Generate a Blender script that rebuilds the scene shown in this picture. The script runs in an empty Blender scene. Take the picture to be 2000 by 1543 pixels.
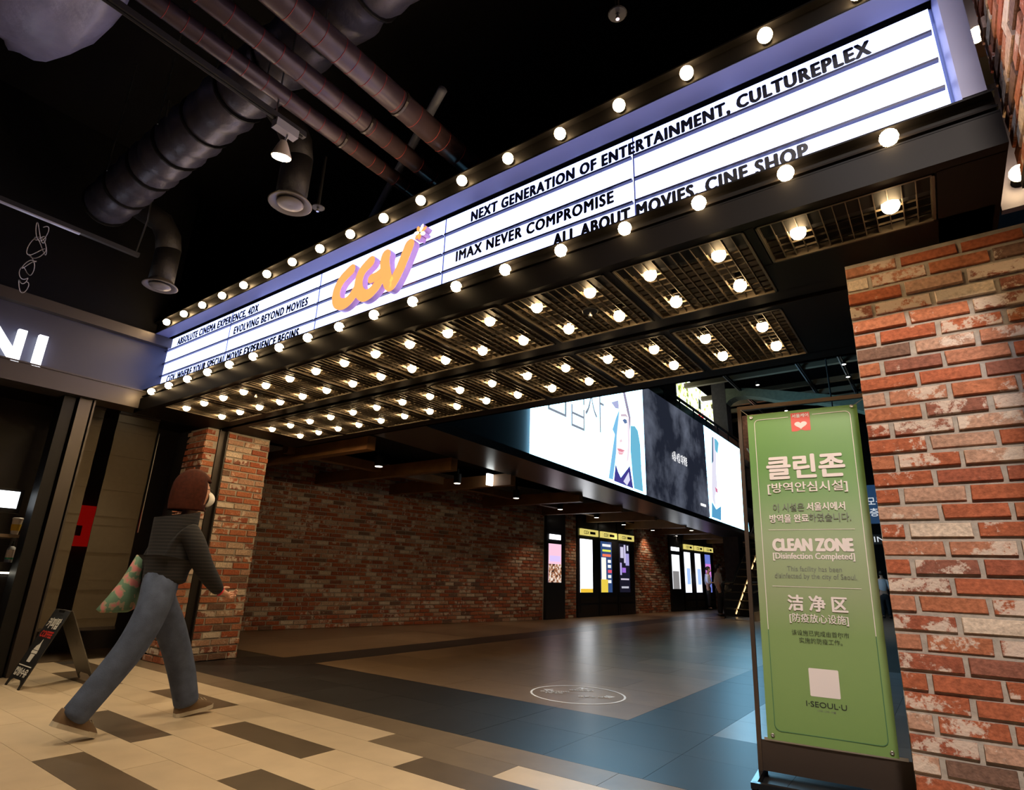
import bpy, math, random
from mathutils import Vector, Matrix
random.seed(7)
S = bpy.context.scene
COL = S.collection
PI = math.pi

# ------------------------------------------------------------------ camera, world, light, exposure
cam = bpy.data.cameras.new('camera')
cam.sensor_fit = 'HORIZONTAL'; cam.sensor_width = 36.0; cam.lens = 20.203
cam.clip_start = 0.05; cam.clip_end = 200
camo = bpy.data.objects.new('camera', cam); COL.objects.link(camo)
YAW, PIT, ROL = .6362, .3038, .0309
f_ = Vector((-math.sin(YAW)*math.cos(PIT), math.cos(YAW)*math.cos(PIT), math.sin(PIT)))
r_ = Vector((math.cos(YAW), math.sin(YAW), 0)); u_ = r_.cross(f_)
r2 = math.cos(ROL)*r_ + math.sin(ROL)*u_; u2 = -math.sin(ROL)*r_ + math.cos(ROL)*u_
camo.matrix_world = Matrix(((r2.x, u2.x, -f_.x, 0), (r2.y, u2.y, -f_.y, 0), (r2.z, u2.z, -f_.z, 1.0), (0, 0, 0, 1)))
S.camera = camo

w = bpy.data.worlds.new('world'); S.world = w; w.use_nodes = True
w.node_tree.nodes['Background'].inputs[0].default_value = (.22, .28, .55, 1)
w.node_tree.nodes['Background'].inputs[1].default_value = .035
S.view_settings.view_transform = 'Standard'; S.view_settings.look = 'None'
S.view_settings.gamma = 1.0; S.view_settings.use_curve_mapping = False
S.view_settings.exposure = 0.0
try:
    S.cycles.use_denoising = True
    S.cycles.max_bounces = 4; S.cycles.diffuse_bounces = 2; S.cycles.glossy_bounces = 2; S.cycles.transmission_bounces = 1
    S.cycles.use_adaptive_sampling = True; S.cycles.adaptive_threshold = .035; S.cycles.adaptive_min_samples = 16
    S.cycles.sample_clamp_indirect = 4.0; S.cycles.caustics_reflective = False; S.cycles.caustics_refractive = False
except Exception: pass

def spot(name, loc, tgt, energy, col, size, blend=.6, rad=.06, parent=None):
    l = bpy.data.lights.new(name, 'SPOT'); l.energy = energy; l.color = col; l.spot_size = math.radians(size)
    l.spot_blend = blend; l.shadow_soft_size = rad
    o = bpy.data.objects.new(name, l); COL.objects.link(o); o.location = loc
    o.rotation_euler = (Vector(tgt)-Vector(loc)).to_track_quat('-Z', 'Y').to_euler()
    if parent:
        o.parent = parent; o.matrix_parent_inverse = Matrix.Translation(-parent.location)
    return o
# ceiling spotlights of the mall, above and behind the viewer
spot('mall_spot_light', (.7, -1.8, 4.6), (-.1, 3.2, .95), 1250, (1, .86, .75), 52, .8, .15)
spot('mall_spot_light', (-2.2, -1.0, 4.7), (-3.3, 1.6, 0), 560, (1, .80, .54), 62, .9, .15)
spot('mall_spot_light', (-4.6, -.4, 4.7), (-5.2, 1.9, 0), 300, (1, .78, .50), 46, .9, .15)

spot('mall_spot_light', (-.9, -.4, 4.6), (.46, 2.1, 3.1), 210, (.72, .80, 1), 32, .6, .08)

# ------------------------------------------------------------------ materials
MATS = {}
def mat(name, col=(.5,.5,.5), rough=.6, metal=0.0, emit=None, es=1.0, noise=0.0, nscale=8.0, bump=0.0, bscale=40, alpha=None, spec=None, rnd=0.0, coat=0):
    if name in MATS: return MATS[name]
    m = bpy.data.materials.new(name); m.use_nodes = True
    nt = m.node_tree; N = nt.nodes; L = nt.links; p = N['Principled BSDF']
    p.inputs['Base Color'].default_value = (*col, 1); p.inputs['Roughness'].default_value = rough
    p.inputs['Metallic'].default_value = metal
    if spec is not None: p.inputs['Specular IOR Level'].default_value = spec
    if coat: p.inputs['Coat Weight'].default_value = coat; p.inputs['Coat Roughness'].default_value = .15
    if emit:
        p.inputs['Emission Color'].default_value = (*emit, 1); p.inputs['Emission Strength'].default_value = es
    geo = None
    if noise or bump: geo = N.new('ShaderNodeNewGeometry')
    if noise or rnd:
        hsv = N.new('ShaderNodeHueSaturation'); hsv.inputs['Color'].default_value = (*col, 1)
        val = None
        if noise:
            tx = N.new('ShaderNodeTexNoise'); tx.inputs['Scale'].default_value = nscale; tx.inputs['Detail'].default_value = 4
            L.new(geo.outputs['Position'], tx.inputs['Vector'])
            mr = N.new('ShaderNodeMapRange'); mr.inputs[1].default_value = .3; mr.inputs[2].default_value = .7
            mr.inputs[3].default_value = 1-noise; mr.inputs[4].default_value = 1+noise
            L.new(tx.outputs['Fac'], mr.inputs[0]); val = mr.outputs[0]
        if rnd:
            oi = N.new('ShaderNodeObjectInfo')
            mr2 = N.new('ShaderNodeMapRange'); mr2.inputs[3].default_value = 1-rnd; mr2.inputs[4].default_value = 1+rnd
            L.new(oi.outputs['Random'], mr2.inputs[0])
            if val:
                mu = N.new('ShaderNodeMath'); mu.operation = 'MULTIPLY'; L.new(val, mu.inputs[0]); L.new(mr2.outputs[0], mu.inputs[1]); val = mu.outputs[0]
            else: val = mr2.outputs[0]
        L.new(val, hsv.inputs['Value']); L.new(hsv.outputs[0], p.inputs['Base Color'])
    if bump:
        t2 = N.new('ShaderNodeTexNoise'); t2.inputs['Scale'].default_value = bscale; t2.inputs['Detail'].default_value = 5
        L.new(geo.outputs['Position'], t2.inputs['Vector'])
        b = N.new('ShaderNodeBump'); b.inputs['Strength'].default_value = bump; b.inputs['Distance'].default_value = .01
        L.new(t2.outputs['Fac'], b.inputs['Height']); L.new(b.outputs[0], p.inputs['Normal'])
    MATS[name] = m
    return m

def brick_mat():
    m = bpy.data.materials.new('reclaimed_brick'); m.use_nodes = True
    nt = m.node_tree; N = nt.nodes; L = nt.links; p = N['Principled BSDF']; p.inputs['Roughness'].default_value = .88
    p.inputs['Specular IOR Level'].default_value = .25
    oi = N.new('ShaderNodeObjectInfo'); at = N.new('ShaderNodeAttribute'); at.attribute_name = 'rnd'
    ad = N.new('ShaderNodeMath'); ad.operation = 'ADD'; L.new(oi.outputs['Random'], ad.inputs[0]); L.new(at.outputs['Fac'], ad.inputs[1])
    fr = N.new('ShaderNodeMath'); fr.operation = 'FRACT'; L.new(ad.outputs[0], fr.inputs[0])
    cr = N.new('ShaderNodeValToRGB'); cr.color_ramp.interpolation = 'CONSTANT'; L.new(fr.outputs[0], cr.inputs[0])
    cols = [(0,(.39,.115,.056)),(.15,(.43,.155,.080)),(.28,(.33,.098,.056)),(.38,(.41,.12,.060)),(.50,(.27,.105,.072)),(.57,(.44,.19,.115)),(.68,(.47,.28,.20)),(.80,(.52,.37,.28)),(.89,(.64,.52,.42)),(.96,(.20,.115,.085))]
    e = cr.color_ramp.elements; e[0].position = 0; e[0].color = (*cols[0][1],1); e[1].position = cols[1][0]; e[1].color = (*cols[1][1],1)
    for q, c in cols[2:]:
        k = e.new(q); k.color = (*c,1)
    geo = N.new('ShaderNodeNewGeometry')
    n1 = N.new('ShaderNodeTexNoise'); n1.inputs['Scale'].default_value = 9; n1.inputs['Detail'].default_value = 8; n1.inputs['Roughness'].default_value = .72
    L.new(geo.outputs['Position'], n1.inputs['Vector'])
    # limewash left on the face: more on some bricks than on others
    am = N.new('ShaderNodeMath'); am.operation = 'MULTIPLY_ADD'; L.new(fr.outputs[0], am.inputs[0]); am.inputs[1].default_value = 7.31; am.inputs[2].default_value = .13
    fm = N.new('ShaderNodeMath'); fm.operation = 'FRACT'; L.new(am.outputs[0], fm.inputs[0])
    th = N.new('ShaderNodeMapRange'); L.new(fm.outputs[0], th.inputs[0]); th.inputs[3].default_value = .68; th.inputs[4].default_value = .46
    su = N.new('ShaderNodeMath'); su.operation = 'SUBTRACT'; L.new(n1.outputs['Fac'], su.inputs[0]); L.new(th.outputs[0], su.inputs[1])
    wf = N.new('ShaderNodeMapRange'); L.new(su.outputs[0], wf.inputs[0]); wf.inputs[1].default_value = 0; wf.inputs[2].default_value = .05
    wf.inputs[3].default_value = 0; wf.inputs[4].default_value = .8
    n2 = N.new('ShaderNodeTexNoise'); n2.inputs['Scale'].default_value = 60; n2.inputs['Detail'].default_value = 4; L.new(geo.outputs['Position'], n2.inputs['Vector'])
    sp = N.new('ShaderNodeMapRange'); L.new(n2.outputs['Fac'], sp.inputs[0]); sp.inputs[1].default_value = .3; sp.inputs[2].default_value = .7; sp.inputs[3].default_value = .72; sp.inputs[4].default_value = 1.22
    hs = N.new('ShaderNodeHueSaturation'); L.new(cr.outputs[0], hs.inputs['Color']); L.new(sp.outputs[0], hs.inputs['Value'])
    mx = N.new('ShaderNodeMixRGB'); L.new(wf.outputs[0], mx.inputs[0]); L.new(hs.outputs[0], mx.inputs[1]); mx.inputs[2].default_value = (.68, .58, .50, 1)
    L.new(mx.outputs[0], p.inputs['Base Color'])
    b = N.new('ShaderNodeBump'); b.inputs['Strength'].default_value = .55; b.inputs['Distance'].default_value = .012
    L.new(n2.outputs['Fac'], b.inputs['Height']); L.new(b.outputs[0], p.inputs['Normal'])
    return m
BRICK = brick_mat()
MORTAR = mat('mortar', (.42,.375,.325), .95, noise=.15, nscale=30, bump=.3, bscale=90, spec=.1)
BLACK = mat('black_paint', (.010,.010,.011), .5, spec=.2)
DARKCEIL = mat('black_ceiling', (.008,.008,.010), .9, spec=.1)
BRONZE = mat('dark_bronze_metal', (.050,.042,.038), .38, .55)
BRONZE_L = mat('brown_metal_cladding', (.050,.040,.035), .42, .3)
STEEL = mat('brushed_steel', (.55,.55,.56), .3, 1.0)
CHROME = mat('chrome', (.8,.8,.8), .12, 1.0)
WHITE_EMIT = mat('lit_acrylic', (.9,.9,.9), .4, emit=(.40,.48,1.0), es=3.6)
BULB = mat('lit_bulb', (1,.9,.7), .3, emit=(1,.68,.34), es=66)
LETTER = mat('black_acrylic_letter', (.006,.006,.012), .4)

# ------------------------------------------------------------------ mesh helpers
class MB:
    def __init__(s): s.v = []; s.f = []; s.r = None
    def box(s, x0, x1, y0, y1, z0, z1):
        b = len(s.v)
        s.v += [(x0,y0,z0),(x1,y0,z0),(x1,y1,z0),(x0,y1,z0),(x0,y0,z1),(x1,y0,z1),(x1,y1,z1),(x0,y1,z1)]
        s.f += [(b,b+3,b+2,b+1),(b+4,b+5,b+6,b+7),(b,b+1,b+5,b+4),(b+1,b+2,b+6,b+5),(b+2,b+3,b+7,b+6),(b+3,b,b+4,b+7)]
        return s
    def hexa(s, p):   # eight corners: bottom ring then top ring
        b = len(s.v); s.v += [tuple(q) for q in p]
        s.f += [(b,b+3,b+2,b+1),(b+4,b+5,b+6,b+7),(b,b+1,b+5,b+4),(b+1,b+2,b+6,b+5),(b+2,b+3,b+7,b+6),(b+3,b,b+4,b+7)]
        return s
    def obox(s, c, ax, ay, az):   # oriented box: centre and three half-axis vectors
        c, ax, ay, az = map(Vector, (c, ax, ay, az))
        return s.hexa([c-ax-ay-az, c+ax-ay-az, c+ax+ay-az, c-ax+ay-az, c-ax-ay+az, c+ax-ay+az, c+ax+ay+az, c-ax+ay+az])
    def tube(s, pts, r, n=10, caps=True):
        pts = [Vector(p) for p in pts]; m = len(pts)
        rs = r if isinstance(r, (list, tuple)) else [r]*m
        prev = None; b0 = len(s.v)
        for i, p in enumerate(pts):
            t = (pts[min(i+1,m-1)]-pts[max(i-1,0)]).normalized()
            if prev is None:
                a = Vector((0,0,1)) if abs(t.z) < .9 else Vector((1,0,0))
                u = t.cross(a).normalized()
            else: u = (prev - t*prev.dot(t)).normalized()
            v = t.cross(u); prev = u
            for k in range(n):
                a = 2*PI*k/n; q = p + (u*math.cos(a)+v*math.sin(a))*rs[i]; s.v.append(tuple(q))
        for i in range(m-1):
            for k in range(n):
                a = b0+i*n+k; c = b0+i*n+(k+1)%n; s.f.append((a, c, c+n, a+n))
        if caps:
            s.f.append(tuple(b0+k for k in range(n))[::-1]); s.f.append(tuple(b0+(m-1)*n+k for k in range(n)))
        return s
    def lathe(s, c, prof, n=16, axis='z'):
        b0 = len(s.v); m = len(prof)
        for r, h in prof:
            for k in range(n):
                a = 2*PI*k/n; x, y = r*math.cos(a), r*math.sin(a)
                s.v.append((c[0]+x, c[1]+y, c[2]+h) if axis == 'z' else ((c[0]+x, c[1]+h, c[2]+y) if axis == 'y' else (c[0]+h, c[1]+x, c[2]+y)))
        for i in range(m-1):
            for k in range(n):
                a = b0+i*n+k; d = b0+i*n+(k+1)%n; s.f.append((a, d, d+n, a+n))
        s.f.append(tuple(b0+k for k in range(n))[::-1]); s.f.append(tuple(b0+(m-1)*n+k for k in range(n)))
        return s
    def ellip(s, c, rx, ry, rz, nu=12, nv=8):
        prof = [(math.sin(PI*i/nv), -math.cos(PI*i/nv)) for i in range(1, nv)]
        b0 = len(s.v)
        s.v.append((c[0], c[1], c[2]-rz))
        for r, h in prof:
            for k in range(nu):
                a = 2*PI*k/nu; s.v.append((c[0]+rx*r*math.cos(a), c[1]+ry*r*math.sin(a), c[2]+rz*h))
        s.v.append((c[0], c[1], c[2]+rz)); top = len(s.v)-1
        for k in range(nu): s.f.append((b0, b0+1+(k+1)%nu, b0+1+k))
        for i in range(nv-2):
            for k in range(nu):
                a = b0+1+i*nu+k; d = b0+1+i*nu+(k+1)%nu; s.f.append((a, d, d+nu, a+nu))
        for k in range(nu): s.f.append((top-nu+k, top-nu+(k+1)%nu, top))
        return s
    def poly(s, pts, off):   # flat outline with thickness; pts in 3D, off = thickness vector
        b = len(s.v); n = len(pts); o = Vector(off)
        s.v += [tuple(p) for p in pts] + [tuple(Vector(p)+o) for p in pts]
        s.f.append(tuple(range(b, b+n))); s.f.append(tuple(range(b+2*n-1, b+n-1, -1)))
        for k in range(n): s.f.append((b+k, b+n+k, b+n+(k+1)%n, b+(k+1)%n))
        return s
    def mesh(s, name, smooth=False):
        me = bpy.data.meshes.new(name); me.from_pydata(s.v, [], s.f); me.update()
        if smooth:
            me.polygons.foreach_set('use_smooth', [True]*len(me.polygons))
        return me
    def build(s, name, m, parent=None, smooth=False, fix=True):
        me = s.mesh(name, smooth)
        if fix:
            import bmesh
            bm = bmesh.new(); bm.from_mesh(me); bmesh.ops.recalc_face_normals(bm, faces=bm.faces); bm.to_mesh(me); bm.free()
        return add(name, me, m, parent)
def add(name, me, m, parent=None):
    o = bpy.data.objects.new(name, me); COL.objects.link(o)
    if m and not me.materials: me.materials.append(m)
    if parent: par(o, parent)
    return o
def par(o, parent):
    o.parent = parent
    if parent.get('_loc'):
        o.matrix_parent_inverse = Matrix.Translation(-Vector(parent['_loc']))
ROOTS = []
def thing(name, label, cat, loc=(0,0,0), group=None):
    o = bpy.data.objects.new(name, None); COL.objects.link(o); o.location = loc; o.empty_display_size = .1
    o['_loc'] = list(loc); ROOTS.append(o)
    return tag(o, label, cat, group)
def tag(o, label, cat, group=None):
    o['label'] = label; o['category'] = cat
    if group: o['group'] = group
    return o
def struct(o, label=None, cat=None):
    o['kind'] = 'structure'
    if label: o['label'] = label
    if cat: o['category'] = cat
    return o
def smooth_by_angle(o, deg=40):
    me = o.data
    me.polygons.foreach_set('use_smooth', [True]*len(me.polygons))
    try: me.set_sharp_from_angle(angle=math.radians(deg))
    except Exception: pass
    return o

SPACING = [1.0]; WEIGHT = [0.0]
def text_mesh(body, offset=0.0, align='LEFT', shear=0.0, depth=0.0):
    c = bpy.data.curves.new('t', 'FONT'); c.body = body; c.space_character = SPACING[0]; c.offset = offset; c.resolution_u = 3; c.extrude = depth; c.shear = shear
    c.fill_mode = 'BOTH' if depth else 'FRONT'
    o = bpy.data.objects.new('t', c); COL.objects.link(o)
    dg = bpy.context.evaluated_depsgraph_get(); dg.update()
    me = bpy.data.meshes.new_from_object(o.evaluated_get(dg))
    bpy.data.objects.remove(o); bpy.data.curves.remove(c)
    me.materials.clear()
    return me
def text(name, body, org, xd, up, width, height, m, parent=None, bold=0.0, depth=0.0, align='L', label=None):
    """lettering fitted to width x height; org = lower-left (or lower-centre) corner; xd reading direction, up, both unit"""
    me = text_mesh(body, WEIGHT[0], depth=1.0 if depth else 0.0)
    xs = [v.co.x for v in me.vertices]; ys = [v.co.y for v in me.vertices]
    x0, x1, y0, y1 = min(xs), max(xs), min(ys), max(ys)
    sx = width/(x1-x0); sy = height/(y1-y0) if height else sx
    xd = Vector(xd).normalized(); up = Vector(up).normalized(); n = xd.cross(up); org = Vector(org)
    if align == 'C': org = org - xd*width/2
    for v in me.vertices:
        p = org + xd*((v.co.x-x0)*sx) + up*((v.co.y-y0)*sy) + n*(v.co.z*depth*.5)
        v.co = p
    me.update()
    if bold:      # heavier weight: the strokes thickened by shifted copies of the outlines
        b = bold*(height or width*.2); mb = MB(); nv = len(me.vertices)
        vs = [v.co.copy() for v in me.vertices]; fs = [tuple(q.vertices) for q in me.polygons]
        for k, (du, dv) in enumerate(((0,0),(b,0),(-b,0),(0,b*.8),(0,-b*.8),(b*.7,b*.6),(-b*.7,b*.6),(b*.7,-b*.6),(-b*.7,-b*.6))):
            mb.v += [tuple(c+xd*du+up*dv+n*(k*.0002)) for c in vs]; mb.f += [tuple(i+k*nv for i in q) for q in fs]
        bpy.data.meshes.remove(me); me = mb.mesh(name)
    o = add(name, me, m, parent)
    if label: o['label'] = label
    return o

# ------------------------------------------------------------------ brickwork
def brick_meshes():
    out = []
    R = random.Random(3)
    for k in range(10):
        mb = MB(); j = lambda a: R.uniform(-a, a)
        # a worn brick: chamfered block, unit size, front face towards -Y
        c = .045
        pts = []
        for (sx, sy, sz) in ((-1,-1,-1),(1,-1,-1),(1,1,-1),(-1,1,-1),(-1,-1,1),(1,-1,1),(1,1,1),(-1,1,1)):
            pts.append((sx*.5+j(.012), sy*.5+(j(.06) if sy < 0 else 0), sz*.5+j(.035)))
        front = [0,1,5,4]
        b = [Vector(p) for p in pts]
        cx = sum((b[i] for i in front), Vector())/4
        inner = []
        for i in front:
            d = b[i]; q = Vector((d.x*(1-.022)+j(.006), d.y-.0, d.z*(1-.09)+j(.02))); inner.append(q)
        for i in front: b[i].y += .10
        mb.v = [tuple(q) for q in b]+[tuple(q) for q in inner]
        mb.f = [(0,3,2,1),(4,5,6,7),(1,2,6,5),(2,3,7,6),(3,0,4,7),(8,9,10,11),(0,1,9,8),(1,5,10,9),(5,4,11,10),(4,0,8,11)]
        me = mb.mesh('brick'); me.materials.append(BRICK); out.append(me)
    return out
BM = brick_meshes()
BR = random.Random(11)
def brick(parent, c, rotz, l, d, h):
    o = bpy.data.objects.new('brick', BR.choice(BM)); COL.objects.link(o)
    o.parent = parent; o.location = c; o.rotation_euler = (BR.uniform(-.008,.008), 0, rotz + BR.uniform(-.004,.004)); o.scale = (l, d, h)
    return o
PITCH_H, PITCH_L, J = .0752, .235, .016
def lay(p0, p1, z0, z1, face_out, parts, depth=.05, pitch=PITCH_L, half=.5, start=0, ends=None, edge=None):
    """brick slots of a wall face from p0 to p1 (2D), front plane on p0-p1; returns list of (centre, rot, l, d, h)"""
    p0 = Vector((*p0, 0)); p1 = Vector((*p1, 0)); L = (p1-p0).length; t = (p1-p0)/L
    rot = math.atan2(t.y, t.x); n = Vector((t.y, -t.x, 0))   # outward: right of travel direction
    out = []
    k = 0; z = z0
    while z + .03 < z1:
        h = min(PITCH_H, z1-z)-J
        e0 = edge(z) if edge else 0.0
        x = e0 - (half*pitch if (k+start) % 2 else 0.0) + BR.uniform(-.012,.012)*0
        while x < L-.02:
            a = max(x, e0); b = min(x+pitch-J, L)
            lw = b-a
            if lw > .03:
                pr = BR.uniform(-.004, .006)
                c = p0 + t*((a+b)/2) - n*(depth/2-pr)
                out.append((Vector((c.x, c.y, z+h/2)), rot, lw-BR.uniform(0,.006), depth, h*BR.uniform(.94,1.02)))
            x += pitch
        z += PITCH_H; k += 1
    return out
def stuff_bricks(slots, parent):
    mb = MB(); fr = []
    for c, rot, l, d, h in slots:
        me = BR.choice(BM); b = len(mb.v); cr, sr = math.cos(rot), math.sin(rot); q = BR.random()
        for v in me.vertices:
            x, y, z = v.co.x*l, v.co.y*d, v.co.z*h
            mb.v.append((c.x+x*cr-y*sr, c.y+x*sr+y*cr, c.z+z))
        for p in me.polygons: mb.f.append(tuple(b+i for i in p.vertices)); fr.append(q)
    me = mb.mesh('brick_course'); me.materials.append(BRICK)
    a = me.attributes.new('rnd', 'FLOAT', 'FACE'); a.data.foreach_set('value', fr)
    o = add('brick_course', me, None, parent); o['kind'] = 'stuff'
    return o
# ------------------------------------------------------------------ floor
FL_BASE = mat('floor_grout', (.055,.045,.036), .5)
BEIGE = mat('beige_plank_tile', (.56,.45,.32), .34, noise=.07, nscale=5, rnd=.05, bump=.03, bscale=120)
DKTILE = mat('dark_brown_plank_tile', (.115,.085,.058), .32, noise=.12, nscale=6, rnd=.10)
TANTILE = mat('brown_border_tile', (.19,.145,.10), .30, noise=.12, nscale=6, rnd=.08)
BLKTILE = mat('black_stone_tile', (.026,.026,.027), .36, noise=.15, nscale=4, rnd=.15, coat=.0)
BRNTILE = mat('brown_stone_tile', (.235,.160,.098), .33, noise=.10, nscale=4, rnd=.16)
GRYTILE = mat('grey_stone_tile', (.20,.20,.20), .3, noise=.08, nscale=4, rnd=.1)
fl = struct(MB().box(-13, 5, -7, 34, -.12, -.006).build('floor', FL_BASE))
TB = {}
def tile(x0, x1, y0, y1, m, g=.0022):
    if m.name not in TB:
        me = MB().box(-.5,.5,-.5,.5,-1,0).mesh('tile'); me.materials.append(m); TB[m.name] = me
    o = bpy.data.objects.new('tile', TB[m.name]); COL.objects.link(o); o.parent = fl
    o.location = ((x0+x1)/2, (y0+y1)/2, random.uniform(-.0003,.0003)); o.scale = (x1-x0-g, y1-y0-g, .008)
PW, PLN = .2365, .97
dark = {(1,-5.49),(2,-4.03),(2,-6.95),(4,-5.0),(4,-3.05),(6,-4.03),(1,-2.57),(1,-7.42),(0,-3.05)}
for r in range(9):
    y1 = 2.98-PW*r; y0 = y1-PW
    off = -3.05 if r % 2 == 0 else -2.57
    k = -5
    while off+k*PLN < -.3:
        x0 = max(off+k*PLN, -7.66); x1 = off+(k+1)*PLN; k += 1
        if x1 < -7.6: continue
        isd = any(rr == r and abs(xx-(off+(k-1)*PLN)) < .3 for rr, xx in dark)
        if r == 0 and -3.1 < x0 < -2.2: mm = TANTILE
        else: mm = DKTILE if isd else BEIGE
        tile(x0, x1, y0, y1, mm)
x = -7.42
while x < .6:
    tile(x, x+PLN, 2.98, 3.24, TANTILE); x += PLN
for y0, y1 in ((3.24,3.82),(3.82,4.40)):
    k = -8
    while -2.09+.625*k < -.25:
        x0 = -2.09+.625*k; tile(max(x0,-6.75), x0+.625, y0, y1, BLKTILE); k += 1
y = 4.40
while y < 13:
    tile(-2.09, -1.465, y, y+.58, BLKTILE); y += .58
y = 4.40
while y < 20:
    tile(-6.46, -5.87, y, y+1.16, BLKTILE)
    tile(-7.75, -6.46, y, y+1.16, BRNTILE); tile(-9.6, -7.75, y, y+1.16, BRNTILE); y += 1.16
y = 4.40; r = 0
while y < 17:
    for x0, x1 in (((-5.87,-4.61),(-4.61,-3.35),(-3.35,-2.09)) if r % 2 else ((-5.87,-5.24),(-5.24,-3.98),(-3.98,-2.72),(-2.72,-2.09))):
        tile(x0, x1, y, y+.58, BRNTILE)
    if y < 9:
        tile(-1.465, -.53, y, y+.58, GRYTILE); tile(-.53, .4, y, y+.58, GRYTILE)
    y += .58; r += 1
struct(MB().box(-5.87,-2.09,17.3,33,-.006,-.001).build('floor_lobby_far', BRNTILE))
struct(MB().box(-13,-7.68,-3,4.2,-.006,.004).build('floor_shop', DKTILE))
struct(MB().box(-13,5,-7,2.98-PW*9,-.006,-.001).build('floor_mall', BEIGE))

# ------------------------------------------------------------------ brick piers and walls
# right pier: front face towards the viewer
pr = struct(MB().hexa([(-.235,3.095,0),(1.2,3.095,0),(1.2,3.75,0),(-.235,3.75,0),(-.19,3.095,2.56),(1.2,3.095,2.56),(1.2,3.75,2.56),(-.19,3.75,2.56)]).build('wall_right_pier', MORTAR))
slots = lay((-.24,3.08), (1.19,3.08), .004, 2.552, None, None, half=.55, start=1, edge=lambda z: .005+z*.0176)
for s in slots: brick(pr, *s)
# left jamb: front stub, jamb face with shutter channel
lj = struct(MB().box(-7.25,-6.795,3.20,3.335,0,2.56).box(-7.25,-6.795,3.45,4.0,0,2.56).box(-7.25,-6.9,3.335,3.45,0,2.56).build('wall_left_jamb', MORTAR))
for s in lay((-6.78,3.455), (-6.78,4.0), .004, 2.552, None, None, pitch=.215, half=.5): brick(lj, *s)
for s in lay((-6.78,3.185), (-6.78,3.33), .004, 2.552, None, None, pitch=.215, half=.45): brick(lj, *s)
for s in lay((-7.24,3.185), (-6.785,3.185), .004, 2.552, None, None, pitch=.235, half=.5): brick(lj, *s)
sh = tag(MB().box(-6.83,-6.775,3.338,3.352,0,2.56).box(-6.83,-6.775,3.436,3.45,0,2.56).box(-6.89,-6.83,3.338,3.45,0,2.56).build('shutter_guide_rail', BRONZE), 'dark metal shutter guide channel set between the bricks of the left jamb', 'guide rail')
# upper right brick return beside the marquee
ub = struct(MB().box(.478,.72,1.18,2.62,2.5,5.0).build('wall_upper_right', MORTAR))
struct(MB().box(.455,.73,1.17,2.63,2.47,2.50).build('trim_6', BLACK))
for s in lay((.46,2.63), (.46,1.2), 2.5, 4.6, None, None, half=.5): brick(ub, *s)
# lobby brick wall on the left
wl = struct(MB().hexa([(-10.2,4.0,0),(-9.82,4.0,0),(-8.07,12.39,0),(-10.2,12.39,0),(-10.2,4.0,3.1),(-9.82,4.0,3.1),(-8.07,12.39,3.1),(-10.2,12.39,3.1)]).build('wall_lobby', MORTAR))
sl = lay((-9.80,4.02), (-8.05,12.4), .004, 2.95, None, None, depth=.04)
sl = [s for s in sl if s[0].y > 4.9]
near = sorted(sl, key=lambda s: (s[0].y if .1 < s[0].z < 2.6 else 99))[:298]
ns = set(id(s) for s in near)
for s in near: brick(wl, *s)
stuff_bricks([s for s in sl if id(s) not in ns], wl)
# far lobby wall: brick piers between the poster cases
VL = lambda s, dx=0: (-8.05+.0518*s+dx, 12.4+.9987*s)      # point on the wall line, s metres past the corner
wf = struct(MB().hexa([(-9.5,12.4,0),(*VL(.0,-.02),0),(*VL(15,-.02),0),(-9.5,27.4,0),(-9.5,12.4,3.1),(*VL(0,-.02),3.1),(*VL(15,-.02),3.1),(-9.5,27.4,3.1)]).build('wall_lobby_far', MORTAR))
sl = []
for a, b in ((.9,1.5),(4.75,7.3),(11.3,14.8)):
    sl += lay(VL(a), VL(b), .004, 2.95, None, None, depth=.04)
stuff_bricks(sl, wf)
struct(MB().box(-13,5,33,33.2,0,9).build('wall_back', mat('navy_wall', (.012,.015,.025), .7)))
struct(MB().box(3.6,3.8,3.75,33,0,9).build('wall_right', mat('dark_wall', (.02,.018,.02), .7)))
struct(MB().box(-13.2,-13,-7,34,0,9).build('wall_far_left', BLACK))
struct(MB().box(1.2,3.7,3.3,3.75,0,5.6).build('wall_right_front', BLACK))
# ceilings
struct(MB().box(-13,5,-7,4.6,5.6,5.8).build('ceiling', DARKCEIL))
struct(MB().box(-13,3.6,4.6,33.2,8.9,9.1).build('ceiling_lobby', DARKCEIL))
struct(MB().box(-13,5,4.5,4.6,3.7,9).build('wall_bulkhead', DARKCEIL))

# ------------------------------------------------------------------ storefront on the left (plane x = -6.88)
XS = -6.88
st = struct(MB().box(-7.05,XS,-7,2.62,2.80,3.47).build('wall_storefront', mat('navy_fascia', (.024,.024,.042), .45, noise=.08, nscale=3)))
st2 = struct(MB().box(-7.15,-6.80,-7,2.62,3.36,3.47).build('trim_1', BRONZE_L))
struct(MB().box(-7.1,-6.80,-7,3.10,2.60,2.79).box(-7.1,-6.785,-7,3.10,2.785,2.80).build('trim_2', BRONZE_L))
struct(MB().box(-13,-6.95,-7,2.62,3.47,5.6).build('wall_storefront_upper', DARKCEIL))
struct(MB().box(-7.12,-6.88,1.92,2.03,0,2.60).box(-7.12,-6.87,2.045,2.06,0,2.60).box(-7.12,-6.93,2.03,2.045,0,2.6).build('trim_3', BRONZE_L))
struct(MB().box(-7.12,-6.92,1.80,1.90,0,2.60).build('trim_4', BLACK))
struct(MB().box(-7.5,-7.2,3.19,3.5,0,2.56).build('wall_shop_return', BLACK))
struct(MB().box(-8.6,-8.5,-7,4.2,0,3.4).build('wall_shop_back', mat('dark_brown_wall', (.035,.028,.024), .5)))
struct(MB().box(-8.5,-7.1,-7,4.2,2.78,3.4).build('ceiling_shop', BLACK))
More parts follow.
